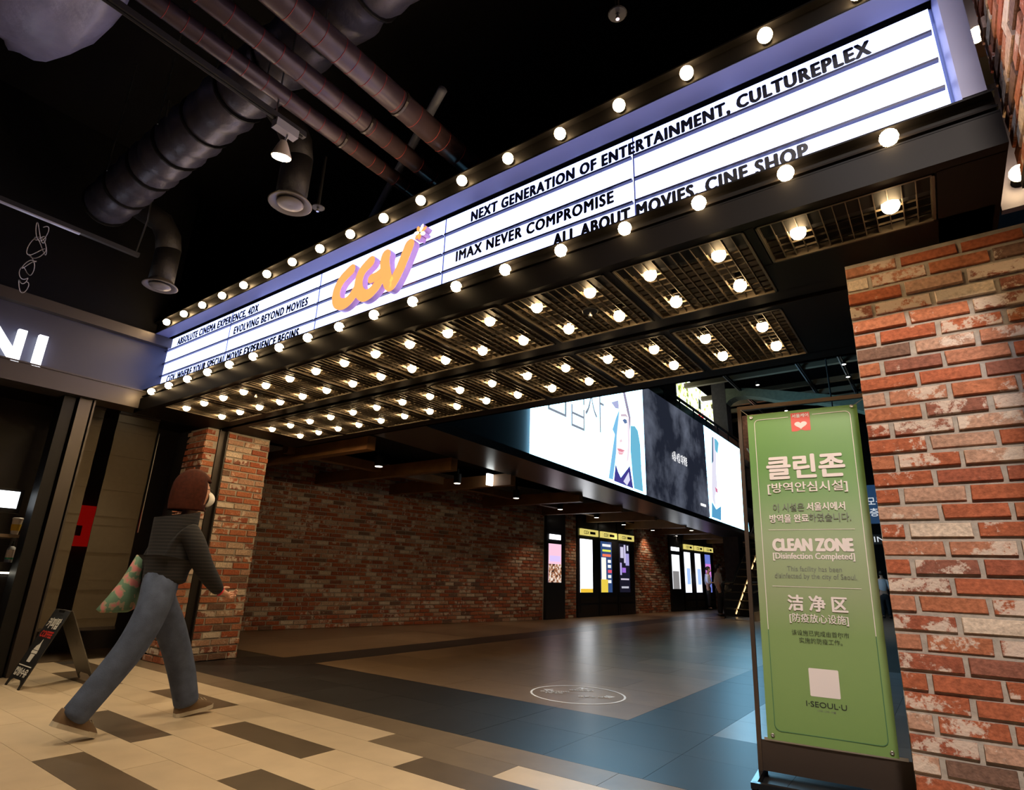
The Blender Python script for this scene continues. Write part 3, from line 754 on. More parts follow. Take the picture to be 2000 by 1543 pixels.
# ------------------------------------------------------------------ lobby: mezzanine edge, screens, beams
zb = lambda y: 2.83-.0205*(y-7.36)          # lower edge of the screens
MEZ = mat('dark_blue_steel', (.022,.026,.036), .30, .2)
struct(MB().hexa([(-5.95,4.6,zb(4.6)-.14),(-4.98,4.6,zb(4.6)-.14),(-4.98,22,zb(22)-.14),(-5.95,22,zb(22)-.14),(-5.95,4.6,zb(4.6)-.02),(-4.98,4.6,zb(4.6)-.02),(-4.98,22,zb(22)-.02),(-5.95,22,zb(22)-.02)]).build('trim_5', MEZ))
struct(MB().hexa([(-5.3,5.2,zb(5)-.02),(-5.06,5.2,zb(5)-.02),(-5.06,20,zb(20)-.02),(-5.3,20,zb(20)-.02),(-5.3,5.2,5.24),(-5.06,5.2,5.24),(-5.06,20,5.24),(-5.3,20,5.24)]).build('wall_mezzanine', mat('mezz_navy', (.010,.013,.02), .5)))
struct(MB().box(-10,-5.3,4.6,33,3.35,3.5).build('ceiling_mezzanine', mat('mezz_ceiling', (.012,.011,.012), .8)))
struct(MB().box(-10,-5.3,20,33,5.0,5.24).build('floor_mezzanine', MEZ))
WOOD = mat('warm_wood_beam', (.20,.095,.035), .5, noise=.25, nscale=3)
ys = [4.9,6.55,8.1,10.5,12.4,14.4,16.6,18.8,21.0,23.2,25.5]
for i, y in enumerate(ys):
    tag(MB().box(-9.6,-5.9,y-.07,y+.07,2.52-.012*i,2.70).build('wood_ceiling_beam', WOOD), ['first','second','third','fourth','fifth','sixth','seventh','eighth','ninth','tenth','eleventh'][i]+' brown wooden cross beam under the lobby mezzanine, counted from the marquee', 'beam', 'cross beams under the mezzanine')
tag(MB().box(-7.62,-7.48,4.7,25,2.60,2.74).build('wood_ceiling_beam', WOOD), 'long brown wooden beam running lengthwise above the lobby brick wall', 'beam')
DLE = mat('downlight_lens', (1,1,1), .3, emit=(1,.88,.72), es=8)
dl = [(-6.68,5.73),(-6.69,7.53),(-6.89,9.58),(-7.11,11.66),(-7.21,13.64),(-7.45,15.76),(-7.44,17.87),(-7.6,20.3),(-6.7,22.0),(-6.3,18.2)]  # last two are added lamps that brighten the far figures and escalator
for i, (x, y) in enumerate(dl):
    z = 2.5
    t = thing('ceiling_downlight', ['first','second','third','fourth','fifth','sixth','seventh','eighth','ninth','tenth'][i]+' black cylinder downlight along the lobby beams, counted from the marquee', 'downlight', (x,y,z), 'downlights under the mezzanine')
    MB().lathe((x,y,z), [(.065,0),(.065,.16),(.02,.17),(.02,.25)], 16).build('lamp_housing', BLACK, t)
    MB().lathe((x,y,z-.004), [(.0,0),(.055,0),(.055,.006)], 16).build('lamp_lens', DLE, t)
    spot('downlight_lamp', (x,y,z-.03), (x-.7,y+.2,0), 32, (1,.70,.44), 88, .8, .05, t)
t = thing('exit_sign', 'small white lit exit sign box hanging under the mezzanine', 'sign', (-6.3,8.0,2.5))
MB().box(-6.33,-6.29,7.88,8.15,2.50,2.70).build('sign_box', mat('lit_exit_sign', (.9,.95,.9), .4, emit=(.95,1,.97), es=5), t)
MB().box(-6.34,-6.28,7.86,8.17,2.70,2.72).build('sign_cap', BLACK, t)
MB().tube([(-6.31,8.0,2.72),(-6.31,8.0,3.4)], .012, 8).build('hanger_rod', BLACK, t)
# the big screens
EM = {}
def em(name, col, s=1.0):
    return mat(name, (.02,.02,.02), .5, emit=col, es=s)
sc = thing('led_screen', 'long lit LED screen wall on the mezzanine edge showing film posters', 'screen', (-5,7.36,2.83))
def panel(y0, y1, m):
    return MB().hexa([(-5.06,y0,zb(y0)),(-5.0,y0,zb(y0)),(-5.0,y1,zb(y1)),(-5.06,y1,zb(y1)),(-5.06,y0,5.24),(-5.0,y0,5.24),(-5.0,y1,5.24),(-5.06,y1,5.24)]).build('screen_panel', m, sc)
SW = em('screen_white', (.30,.70,1.0), 8.0)
panel(7.36, 11.75, SW); panel(16.0, 19.9, SW)
m = bpy.data.materials.new('screen_smoke'); m.use_nodes = True
nt = m.node_tree; p = nt.nodes['Principled BSDF']; p.inputs['Base Color'].default_value = (.01,.012,.018,1)
g = nt.nodes.new('ShaderNodeNewGeometry'); n1 = nt.nodes.new('ShaderNodeTexNoise'); n1.inputs['Scale'].default_value = .6; n1.inputs['Detail'].default_value = 9; n1.inputs['Roughness'].default_value = .62; n1.inputs['Distortion'].default_value = .15
cr = nt.nodes.new('ShaderNodeValToRGB'); cr.color_ramp.elements[0].position = .47; cr.color_ramp.elements[0].color = (.016,.019,.032,1)
cr.color_ramp.elements[1].position = .72; cr.color_ramp.elements[1].color = (.16,.18,.24,1)
nt.links.new(g.outputs['Position'], n1.inputs['Vector']); nt.links.new(n1.outputs['Fac'], cr.inputs[0]); nt.links.new(cr.outputs[0], p.inputs['Emission Color']); p.inputs['Emission Strength'].default_value = .9
panel(11.76, 15.99, m)
def art(name, pts, col, s=1.0, k=0):
    x = -4.994+.003*k
    MB().poly([(x,y,z) for y,z in pts], (-.002,0,0)).build(name, em('art_%s_%d' % (name, len(MATS)), col, s), sc)
art('hood_print', [(11.05,4.11),(11.26,4.15),(11.41,4.08),(11.51,3.79),(11.52,3.27),(11.57,2.78),(11.12,2.79),(11.06,3.1),(11.0,3.59)], (.16,.50,.70), 1.0, 0)
art('hood_print', [(10.53,4.35),(10.35,4.12),(10.18,3.84),(10.28,3.76),(10.13,3.33),(9.97,2.83),(10.15,2.83),(10.31,3.36),(10.39,3.86)], (.22,.55,.85), 1.0, 0)
art('hood_print', [(10.15,4.4),(10.48,4.53),(10.5,4.35),(10.34,4.32)], (.45,.48,.75), 1.0, 0)
art('portrait_print', [(10.61,4.34),(10.87,4.43),(11.01,4.28),(11.0,3.91),(10.95,3.53),(10.82,3.26),(10.62,3.13),(10.38,3.13),(10.31,3.36),(10.36,3.76),(10.46,4.12)], (1,.93,.97), 1.25, 1)
art('portrait_shade_print', [(10.89,4.25),(10.95,4.24),(10.96,3.68),(10.88,3.34),(10.79,3.3),(10.88,3.66)], (.92,.80,.90), 1.0, 2)
art('brow_print', [(10.58,4.25),(10.81,4.31),(10.92,4.26),(10.8,4.26),(10.57,4.21)], (.66,.52,.62), 1.0, 2)
art('eye_print', [(10.65,4.14),(10.74,4.19),(10.84,4.19),(10.86,4.13),(10.75,4.09)], (.12,.2,.4), 1.0, 2)
art('nose_print', [(10.48,3.68),(10.57,3.72),(10.6,3.68),(10.51,3.64)], (.9,.68,.76), 1.0, 2)
art('lips_print', [(10.36,3.49),(10.52,3.51),(10.71,3.51),(10.58,3.45),(10.42,3.44)], (.80,.28,.36), 1.0, 2)
art('lips_print', [(10.39,3.43),(10.58,3.44),(10.68,3.49),(10.58,3.4),(10.44,3.38)], (.90,.48,.56), 1.0, 2)
art('scarf_print', [(10.27,3.16),(10.37,3.02),(10.49,2.92),(10.93,3.23),(11.06,2.78),(10.76,2.79),(10.18,2.81)], (.06,.05,.28), 1.0, 2)
art('scarf_print', [(10.6,2.86),(10.86,3.09),(10.91,2.93),(10.76,2.80)], (.75,.75,.95), 1.0, 3)
art('hair_print', [(10.69,4.76),(10.81,4.79),(10.96,4.48),(11.04,4.28),(10.98,3.89),(10.95,4.26),(10.82,4.47)], (.35,.30,.42), 1.0, 3)
art('portrait_print', [(16.56,4.57),(16.76,5.07),(16.92,5.06),(17.01,4.72),(16.83,4.0),(16.85,3.66),(16.55,3.28),(16.57,2.96),(16.31,3.16),(16.33,3.59)], (.80,.78,.92), 1.0, 0)
art('hair_print', [(16.66,5.03),(16.78,5.05),(16.63,4.31),(16.47,4.21)], (.08,.1,.2), 1.0, 1)
art('hood_print', [(16.92,5.05),(17.14,5.04),(17.3,4.98),(17.09,4.6),(16.89,4.7)], (.15,.5,.7), 1.0, 1)
art('lips_print', [(16.62,3.56),(16.82,3.54),(16.85,3.42),(16.67,3.43)], (.7,.2,.35), 1.0, 1)
art('scarf_print', [(16.22,3.11),(16.57,2.93),(17.04,3.07),(16.94,2.66),(16.6,2.67),(16.11,2.68)], (.10,.35,.6), 1.0, 1)
PT = em('screen_type_grey', (.25,.27,.33), 1.0)
PTW = em('screen_type_white', (1,1,1), 1.6)
WEIGHT[0] = -.014
text('title_lettering', '침', (-4.985,7.62,3.66), (0,1,0), (0,0,1), .75, 1.05, PT, sc)
text('title_lettering', '입', (-4.985,8.42,3.55), (0,1,0), (0,0,1), .60, 1.05, PT, sc)
text('title_lettering', '자', (-4.985,9.05,3.66), (0,1,0), (0,0,1), .75, 1.05, PT, sc)
WEIGHT[0] = 0.0
text('date_lettering', '6월 4일 대개봉', (-4.985,13.38,3.78), (0,1,0), (0,0,1), 1.02, .24, PTW, sc)
MB().box(-4.995,-4.985,15.28,15.67,2.90,2.96).build('caption_print', PTW, sc)
# mezzanine railing and lit poster upstairs
t = thing('balcony_railing', 'thin black metal railing above the LED screen', 'railing', (-5.4,9,5.24))
MB().box(-5.43,-5.37,7,21.3,5.86,5.91).build('top_rail', BLACK, t)
for k in range(13): MB().box(-5.415,-5.385,7.2+k*1.15,7.24+k*1.15,5.24,5.87).build('railing_post', BLACK, t)
MB().box(-5.405,-5.395,7,21.3,5.32,5.80).build('glass_infill', mat('smoked_glass', (.02,.025,.03), .1), t)
m = bpy.data.materials.new('screen_garden'); m.use_nodes = True
nt = m.node_tree; p = nt.nodes['Principled BSDF']; p.inputs['Base Color'].default_value = (.02,.02,.02,1)
g = nt.nodes.new('ShaderNodeNewGeometry'); n1 = nt.nodes.new('ShaderNodeTexNoise'); n1.inputs['Scale'].default_value = 5; n1.inputs['Detail'].default_value = 6
cr = nt.nodes.new('ShaderNodeValToRGB'); cr.color_ramp.elements[0].position = .30; cr.color_ramp.elements[0].color = (.05,.10,.02,1)
cr.color_ramp.elements[1].position = .47; cr.color_ramp.elements[1].color = (.95,1,.85,1)
e = cr.color_ramp.elements.new(.39); e.color = (.55,.65,.12,1)
nt.links.new(g.outputs['Position'], n1.inputs['Vector']); nt.links.new(n1.outputs['Fac'], cr.inputs[0]); nt.links.new(cr.outputs[0], p.inputs['Emission Color']); p.inputs['Emission Strength'].default_value = 1.8
t = thing('wall_screen', 'lit screen with a garden picture on the upper floor wall', 'screen', (-6.5,18.2,5.9))
MB().box(-6.56,-6.5,18.2,22.25,5.75,7.85).build('screen_panel', m, t)
MB().box(-6.57,-6.51,18.1,22.35,7.85,7.95).box(-6.57,-6.51,18.1,18.2,5.7,7.95).box(-6.57,-6.51,22.25,22.35,5.7,7.95).build('screen_frame', BLACK, t)
MB().poly([(-6.49,20.2,6.3),(-6.49,20.9,6.5),(-6.49,20.8,7.0),(-6.49,20.55,6.75),(-6.49,20.3,7.0)], (-.005,0,0)).build('picture_print', em('art_red', (.75,.03,.04), 1.0), t)
MB().poly([(-6.488,20.35,7.05),(-6.488,20.6,7.05),(-6.488,20.62,7.4),(-6.488,20.4,7.45)], (-.005,0,0)).build('picture_print', em('art_dark', (.03,.05,.03), 1.0), t)
struct(MB().box(-7.2,-6.58,6,33,5.24,8.9).build('wall_upper_floor', mat('upper_brick_dark', (.06,.035,.03), .9, noise=.3, nscale=9)))
# lobby roof structure seen past the marquee
RB = mat('pale_steel_beam', (.14,.105,.07), .6)
for i, y in enumerate((17.4,19.0,20.8,22.0,23.0,24.5)):
    tag(MB().box(-6.5,3,y-.08,y+.08,7.45,7.6).build('roof_beam', RB), ['first','second','third','fourth','fifth','sixth'][i]+' tan steel roof beam high over the lobby, counted from the marquee', 'beam', 'roof beams')
for i, x in enumerate((-2.75,-1.62,-4.9)):
    t = thing('roof_truss_rail', ['twin dark roof rail with a pale edge crossing the roof beams', 'twin dark roof rail carrying small lamps, nearest the right pier', 'twin dark roof rail above the curved bracket'][i], 'rail', (x,20,7.6))
    MB().box(x-.05,x-.02,16,26,7.36,7.44).build('rail_bar', mat('rail_grey', (.20,.17,.17), .4), t); MB().box(x+.02,x+.05,16,26,7.36,7.44).build('rail_bar', BLACK, t)
for i, (x, y) in enumerate(((-4.2,19.5),(-1.62,20.1),(-1.57,18.8),(-4.07,23.2),(-5.02,22.0))):
    t = thing('roof_downlight', ['small roof downlight left over the curved bracket','small roof downlight on the rail by the right pier, the lower one','small roof downlight on the rail by the right pier, the upper one','small roof downlight right of the frame corner of the banner stand','small roof downlight below the curved bracket'][i], 'downlight', (x,y,7.3))
    MB().lathe((x,y,7.32), [(.06,0),(.06,.12)], 12).build('lamp_housing', BLACK, t)
    MB().lathe((x,y,7.31), [(0,0),(.055,0),(.055,.008)], 12).build('lamp_lens', mat('roof_lens', (1,1,1), .3, emit=(1,.92,.82), es=5), t)
    spot('roof_lamp', (x,y,7.25), (x,y-.5,0), 260, (1,.86,.70), 80, .8, .06, t)
# curved bracket and brick pier
t = thing('arched_bracket', 'pale green curved concrete bracket over the lobby entrance', 'bracket', (-5.3,20,6.2))
top = [(-5.4,7.53),(-4.6,7.42),(-3.67,7.18),(-2.27,6.82),(-1.0,6.45)]
low = [(-1.0,5.95),(-1.8,6.35),(-2.6,6.62),(-3.7,6.83),(-4.3,7.05),(-4.75,7.17),(-5.1,7.17),(-5.3,7.09),(-5.4,6.98)]
MB().poly([(x,20,z) for x,z in top+low], (0,.5,0)).build('bracket_body', mat('green_concrete', (.13,.14,.10), .7, noise=.15, nscale=10), t)
pw = struct(MB().box(-5.9,-5.42,20.05,20.6,0,8).build('wall_pier_far', mat('dark_pier', (.05,.04,.045), .8, noise=.2, nscale=12)))
t = thing('mural_panel', 'brick panel with faded white painted letters behind the banner frame', 'mural', (-5.1,22,4.2))
MB().box(-5.45,-4.3,22.0,22.1,4.2,7.0).build('mural_wall', mat('mural_brick', (.22,.085,.05), .9, noise=.35, nscale=14), t)
for x, z, ch in ((-5.36,5.2,'Y'),(-4.78,5.0,'T')): text('painted_letter', ch, (x,21.985,z), (1,0,0), (0,0,1), .28, .55, mat('faded_white', (.5,.48,.45), .8), t)
# poster cases along the far lobby wall
CASE = mat('black_case', (.012,.013,.018), .35)
YEL = mat('lit_yellow_header', (.8,.7,.2), .4, emit=(.95,.80,.22), es=.75)
def vb(mb, a, b, z0, z1, d0, d1):   # box on the wall line from a to b, standing out d0..d1
    def q(s, d, z): x, y = VL(s); return (x+d*.9987, y-d*.0518, z)
    return mb.hexa([q(a,d0,z0),q(a,d1,z0),q(b,d1,z0),q(b,d0,z0),q(a,d0,z1),q(a,d1,z1),q(b,d1,z1),q(b,d0,z1)])
def ontext(name, body, s0, z, d, wd, h, m, parent, off=.01):
    x, y = VL(s0); return text(name, body, (x+d*.9987,y-d*.0518,z), (.0518,.9987,0), (0,0,1), wd, h, m, parent, off)
def crowd_mat():
    m = bpy.data.materials.new('poster_street_scene'); m.use_nodes = True
    nt = m.node_tree; p = nt.nodes['Principled BSDF']; p.inputs['Base Color'].default_value = (.02,.02,.02,1)
    g = nt.nodes.new('ShaderNodeNewGeometry'); n1 = nt.nodes.new('ShaderNodeTexNoise'); n1.inputs['Scale'].default_value = 14; n1.inputs['Detail'].default_value = 4
    cr = nt.nodes.new('ShaderNodeValToRGB'); cr.color_ramp.elements[0].position = .38; cr.color_ramp.elements[0].color = (.03,.02,.02,1)
    cr.color_ramp.elements[1].position = .62; cr.color_ramp.elements[1].color = (1,.9,.8,1)
    e = cr.color_ramp.elements.new(.5); e.color = (.55,.22,.10,1)
    nt.links.new(g.outputs['Position'], n1.inputs['Vector']); nt.links.new(n1.outputs['Fac'], cr.inputs[0]); nt.links.new(cr.outputs[0], p.inputs['Emission Color']); p.inputs['Emission Strength'].default_value = .9
    return m
t = thing('poster_case', 'narrow black wall case with a pink street-scene poster, nearest on the lobby wall', 'poster case', (*VL(.5),0))
vb(MB(), .06,.89,0,2.72,-.018,.06).build('case_body', CASE, t)
vb(MB(), .15,.70,.86,1.79,.06,.066).build('poster', em('poster_pink', (.92,.55,.70), 1.1), t)
vb(MB(), .15,.70,.86,1.30,.066,.069).build('poster_print', crowd_mat(), t)
vb(MB(), .19,.66,1.36,1.50,.066,.069).build('poster_print', em('poster_lilac', (.70,.55,.95), 1.1), t)
vb(MB(), .18,.66,1.90,2.02,.06,.075).build('case_lamp', em('case_lamp', (1,1,1), 4), t)
def doorset(s0, W, labs, hue, zf):
    for k in range(3):
        a = s0+k*W; b = a+W-.03
        t = thing('poster_door', labs[k], 'poster case', (*VL((a+b)/2),0))
        vb(MB(), a,b,0,2.66,-.02,.05).build('case_body', CASE, t)
        vb(MB(), a+.1,b-.1,.10,.30,.05,.062).build('kick_panel', BRONZE, t); vb(MB(), a+.1,b-.1,.36,.50,.05,.062).build('kick_panel', BRONZE, t)
        h = vb(MB(), a+.08,b-.06,zf(2.10),zf(2.27),.05,.10).build('header_sign', YEL, t)
        ontext('header_lettering', 'CGV', a+.22, zf(2.135), .103, .26, .09, BLACK, h, .03)
        vb(MB(), a+.54,b-.22,zf(2.145),zf(2.215),.10,.103).build('header_print', BLACK, h)
        p0, p1, q0, q1 = a+.10, b-.32, zf(.62), zf(2.0)
        pn = vb(MB(), p0,p1,q0,q1,.05,.056).build('poster', em('poster_%d' % len(MATS), hue[k][0], hue[k][1]), t)
        X = lambda f: p0+(p1-p0)*f
        Zc = lambda f: q0+(q1-q0)*f
        if hue[k][2] == 'white':
            vb(MB(), p0,p1,q0,Zc(.07),.056,.059).build('poster_print', em('art_amber', (1,.62,.05), .9), pn)
        elif hue[k][2] == 'blue':
            vb(MB(), X(.05),X(.45),Zc(.25),Zc(.68),.056,.059).build('poster_print', em('art_cream', (1,.9,.75), 1.2), pn)
            vb(MB(), X(.0),X(.6),q0,Zc(.25),.056,.059).build('poster_print', em('art_gold', (.95,.70,.08), .9), pn)
            for f0, f1, c in ((.90,.95,(1,1,1)),(.80,.84,(.8,.9,.1)),(.70,.75,(1,.2,.1))): vb(MB(), X(.15),X(.9),Zc(f0),Zc(f1),.056,.060).build('poster_print', em('art_%d' % len(MATS), c, 1), pn)
            for f in (.58,.48,.28,.18): vb(MB(), X(.62),X(.9),Zc(f),Zc(f+.06),.056,.060).build('poster_print', em('art_w', (1,1,1), 1), pn)
            vb(MB(), X(.62),X(.95),Zc(.38),Zc(.44),.056,.060).build('poster_print', em('art_r', (.9,.1,.15), 1), pn)
        elif hue[k][2] == 'black':
            for f0, f1, z0, z1, c in ((.1,.4,.7,.93,(.8,.75,1)),(.45,.62,.6,.98,(.75,.7,1)),(.6,.95,.55,.8,(.5,.45,.9)),(.05,.2,.35,.6,(.6,.5,1)),(.25,.6,.4,.5,(.45,.2,.9)),(.1,.9,.25,.28,(.9,.8,1)),(.75,.9,.86,.97,(.8,.8,.9)),(.15,.85,.08,.12,(.6,.6,.7))):
                vb(MB(), X(f0),X(f1),Zc(z0),Zc(z1),.056,.059).build('poster_print', em('art_%d' % len(MATS), c, .8), pn)
        elif hue[k][2] == 'light':
            vb(MB(), X(.3),X(.9),Zc(.2),Zc(.6),.056,.059).build('poster_print', em('art_%d' % len(MATS), (.35,.5,.95), 1.2), pn)
        else:
            vb(MB(), X(.0),X(1),Zc(.4),Zc(.75),.056,.059).build('poster_print', em('art_%d' % len(MATS), (.75,.25,.75), .9), pn)
doorset(1.52, 1.07, ['black poster door with a bright white poster, first of the yellow-topped row', 'black poster door with a navy and yellow poster, middle of the near row', 'black poster door with a dark purple poster, last of the near row'],
        [((.93,.95,1),4.0,'white'),((.03,.07,.20),1.0,'blue'),((.008,.008,.02),1.0,'black')], lambda z: z-.0)
doorset(8.4, .98, ['far poster door with a white and blue poster beside the grey case', 'far poster door with a pale grey poster, middle of the far row', 'far poster door with a violet sunset poster behind the standing man'],
        [((.85,.9,1),2.2,'light'),((.75,.75,.85),1.6,'light'),((.15,.2,.65),1.0,'sunset')], lambda z: z-.02)
t = thing('poster_case', 'narrow black wall case with a pale grey poster between the two rows of poster doors', 'poster case', (*VL(7.75),0))
vb(MB(), 7.32,8.3,0,2.66,-.018,.06).build('case_body', CASE, t)
vb(MB(), 7.42,8.05,.72,1.85,.06,.066).build('poster', em('poster_grey', (.8,.82,.85), 1.3), t)
vb(MB(), 7.45,7.95,.72,1.3,.066,.069).build('poster_print', em('poster_grey2', (.25,.24,.24), 1), t)
vb(MB(), 7.42,8.05,1.98,2.10,.06,.075).build('case_lamp', MATS['case_lamp'], t)

# ------------------------------------------------------------------ escalator
t = thing('escalator', 'escalator with black handrail and steel skirt rising at the far end of the lobby', 'escalator', (-5.0,18,0))
GOLD = mat('warm_steel', (.55,.42,.26), .28, .9)
def inc(s): return s*.62
def esc_side(x, name):
    # balustrade: low newel, then rising
    prof = [(17.6,.0),(17.6,.75),(17.75,.92),(18.6,.95),(24.0,4.2),(24.0,3.2),(19.0,.20),(18.6,.0)]
    MB().poly([(x,y,z) for y,z in prof], (.04,0,0)).build(name, mat('dark_glass_balustrade', (.02,.02,.022), .12), t)
    pts = [(x+.02,18.3,.78),(x+.02,17.75,.74),(x+.02,17.55,.80),(x+.02,17.55,.93),(x+.02,17.75,.99),(x+.02,18.6,1.0),(x+.02,24,4.28)]
    MB().tube(pts, .035, 8).build('handrail', BLACK, t, True)
esc_side(-5.30, 'balustrade'); esc_side(-4.55, 'balustrade')
MB().hexa([(-5.26,17.5,0),(-4.56,17.5,0),(-4.56,18.7,0),(-5.26,18.7,0),(-5.26,17.5,.02),(-4.56,17.5,.02),(-4.56,18.7,.03),(-5.26,18.7,.03)]).build('comb_plate', STEEL, t)
for k in range(14):
    y = 18.7+k*.38; z = .02+k*.235
    MB().box(-5.24,-4.58,y,y+.40,z,z+.225).build('escalator_step', BLACK, t)
    MB().box(-5.24,-4.58,y-.004,y+.012,z+.205,z+.228).build('step_edge', GOLD, t)
MB().hexa([(-4.51,17.5,0),(-4.42,17.5,0),(-4.42,18.6,0),(-4.51,18.6,0),(-4.51,17.5,.22),(-4.42,17.5,.22),(-4.42,18.6,.24),(-4.51,18.6,.24)]).build('skirt_panel', GOLD, t)
MB().hexa([(-4.51,18.6,0.0),(-4.42,18.6,0.0),(-4.42,24,3.2),(-4.51,24,3.2),(-4.51,18.6,.26),(-4.42,18.6,.26),(-4.42,24,3.5),(-4.51,24,3.5)]).build('skirt_panel', GOLD, t)
ESC_GLOW = mat('escalator_added_glow', (1,.8,.5), .4, emit=(1,.62,.26), es=3)  # glowing strips added to warm up the dark escalator
for xx in (-5.255,-4.56):
    MB().hexa([(xx,18.6,.10),(xx+.012,18.6,.10),(xx+.012,24,3.33),(xx,24,3.33),(xx,18.6,.125),(xx+.012,18.6,.125),(xx+.012,24,3.355),(xx,24,3.355)]).build('added_glow_strip', ESC_GLOW, t)
# hanging guide sign seen in the gap beside the pier
t = thing('hanging_guide_sign', 'dark blue floor guide sign with white Korean lettering in the gap by the right pier', 'sign', (-.85,12,1.6))
MB().box(-1.6,-.2,12.0,12.06,2.05,2.72).build('sign_board', mat('guide_blue', (.02,.045,.10), .5, emit=(.02,.06,.14), es=.5), t)
text('lettering', '모든', (-.97,11.99,2.36), (1,0,0), (0,0,1), .26, .14, em('guide_white', (.8,.85,.9), .8), t, .01)
text('lettering', '층', (-.95,11.99,2.17), (1,0,0), (0,0,1), .13, .14, MATS['guide_white'], t, .01)
MB().box(-1.6,-.2,12.0,12.06,1.70,1.86).build('sign_strip', mat('guide_dark', (.02,.02,.025), .5), t)
text('lettering', 'IN', (-.95,11.99,1.735), (1,0,0), (0,0,1), .16, .09, MATS['guide_white'], t)
MB().tube([(-1.3,12.03,1.86),(-1.3,12.03,8.92)], .015, 8).build('hanger_rod', BLACK, t); MB().tube([(-.5,12.03,1.86),(-.5,12.03,8.92)], .015, 8).build('hanger_rod', BLACK, t)

# ------------------------------------------------------------------ round sign of projected light, painted as white shapes on the tiles
FW = mat('painted_projection_white', (.95,.95,.97), .5)
t = thing('painted_light_sign', 'round projected-light direction sign with three arrows, painted white on the lobby floor', 'floor sign', (-2.85,4.99,.002))
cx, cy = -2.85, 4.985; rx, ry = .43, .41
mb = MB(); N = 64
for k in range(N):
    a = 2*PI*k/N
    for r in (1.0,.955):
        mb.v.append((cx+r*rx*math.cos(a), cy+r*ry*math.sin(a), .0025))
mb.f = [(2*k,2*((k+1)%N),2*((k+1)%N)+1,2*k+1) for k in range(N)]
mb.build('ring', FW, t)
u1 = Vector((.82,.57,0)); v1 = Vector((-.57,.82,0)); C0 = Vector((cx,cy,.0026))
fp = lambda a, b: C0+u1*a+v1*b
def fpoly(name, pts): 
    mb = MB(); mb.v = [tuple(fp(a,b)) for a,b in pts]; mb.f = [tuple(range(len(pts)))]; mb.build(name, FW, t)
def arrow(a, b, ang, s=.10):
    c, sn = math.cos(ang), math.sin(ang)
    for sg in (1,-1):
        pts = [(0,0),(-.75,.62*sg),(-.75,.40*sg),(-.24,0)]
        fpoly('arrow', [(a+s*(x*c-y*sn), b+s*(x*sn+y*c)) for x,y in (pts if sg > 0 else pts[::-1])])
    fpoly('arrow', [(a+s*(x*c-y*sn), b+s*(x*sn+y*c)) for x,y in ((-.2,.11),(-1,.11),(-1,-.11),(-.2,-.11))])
spot('sign_projector_lamp', (-2.85,4.52,2.50), (cx,cy,0), 26, (1,1,1), 22, .15, .01)
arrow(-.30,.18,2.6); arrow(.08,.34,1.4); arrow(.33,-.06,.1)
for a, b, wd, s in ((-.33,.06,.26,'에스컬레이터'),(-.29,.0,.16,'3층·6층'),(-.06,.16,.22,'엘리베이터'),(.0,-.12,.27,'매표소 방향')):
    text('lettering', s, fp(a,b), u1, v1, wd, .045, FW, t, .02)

# ------------------------------------------------------------------ banner on its stand (plane slightly turned)
ban0 = Vector((-.918,3.644,.205)); bx = Vector((.58,.055,0)).normalized(); tilt = math.radians(1.66)
zz = Vector((0,0,1)); X_ = bx*math.cos(tilt)-zz*math.sin(tilt)*0+zz*0; 
U_ = (zz*math.cos(tilt)+bx*math.sin(tilt)).normalized(); X_ = (bx*math.cos(tilt)-zz*math.sin(tilt)).normalized()
NB = X_.cross(U_)      # towards the viewer
X_ = (bx - U_*bx.dot(U_)*.0).normalized()
B = lambda x, z, d=0.0: ban0 + X_*x + U_*z + NB*d
tb = thing('vinyl_banner', 'tall green vinyl disinfection banner with white Korean and English lettering', 'banner', tuple(ban0))
W_, H_ = .592, 1.79
m = bpy.data.materials.new('green_vinyl'); m.use_nodes = True
nt = m.node_tree; p = nt.nodes['Principled BSDF']; p.inputs['Roughness'].default_value = .42
g = nt.nodes.new('ShaderNodeNewGeometry'); sx = nt.nodes.new('ShaderNodeSeparateXYZ'); cr = nt.nodes.new('ShaderNodeValToRGB')
mr = nt.nodes.new('ShaderNodeMapRange'); mr.inputs[1].default_value = .2; mr.inputs[2].default_value = 2.0
nt.links.new(g.outputs['Position'], sx.inputs[0]); nt.links.new(sx.outputs[2], mr.inputs[0]); nt.links.new(mr.outputs[0], cr.inputs[0])
G1, G2 = (.15,.33,.085,1), (.30,.40,.23,1)
el = cr.color_ramp.elements; el[0].position = 0; el[0].color = (.19,.33,.10,1); el[1].position = 1; el[1].color = G1
for q, c in ((.30,(.22,.34,.13,1)),(.42,(.29,.37,.21,1)),(.58,(.31,.40,.25,1)),(.72,(.19,.35,.14,1)),(.82,(.14,.32,.085,1))):
    e = el.new(q); e.color = c
nt.links.new(cr.outputs[0], p.inputs['Base Color'])
mb = MB(); nz = 30
for i in range(nz+1):
    for j in range(9):
        d = .006*math.sin(PI*j/8)+.0025*math.sin(i*.5); mb.v.append(tuple(B(W_*j/8, H_*i/nz, d)))
nF = len(mb.v)
for i in range(nz):
    for j in range(8): a = i*9+j; mb.f.append((a,a+1,a+10,a+9))
mb.build('banner_sheet', m, tb, True, fix=False)
BW = mat('banner_white', (.80,.74,.76), .5); BD = mat('banner_grey', (.16,.18,.16), .5); BG = mat('banner_dark_green', (.05,.17,.09), .5); BRD = mat('banner_red', (.72,.10,.08), .5)
BLK2 = mat('banner_black', (.02,.03,.02), .5)
PD = .0095
def bt(body, cxx, z, wd, h, m, off=.0, align='C'):
    z0 = z-.205
    org = B(cxx, z0, PD)
    return text('lettering', body, org, X_, U_, wd, h, m, tb, off, align=align)
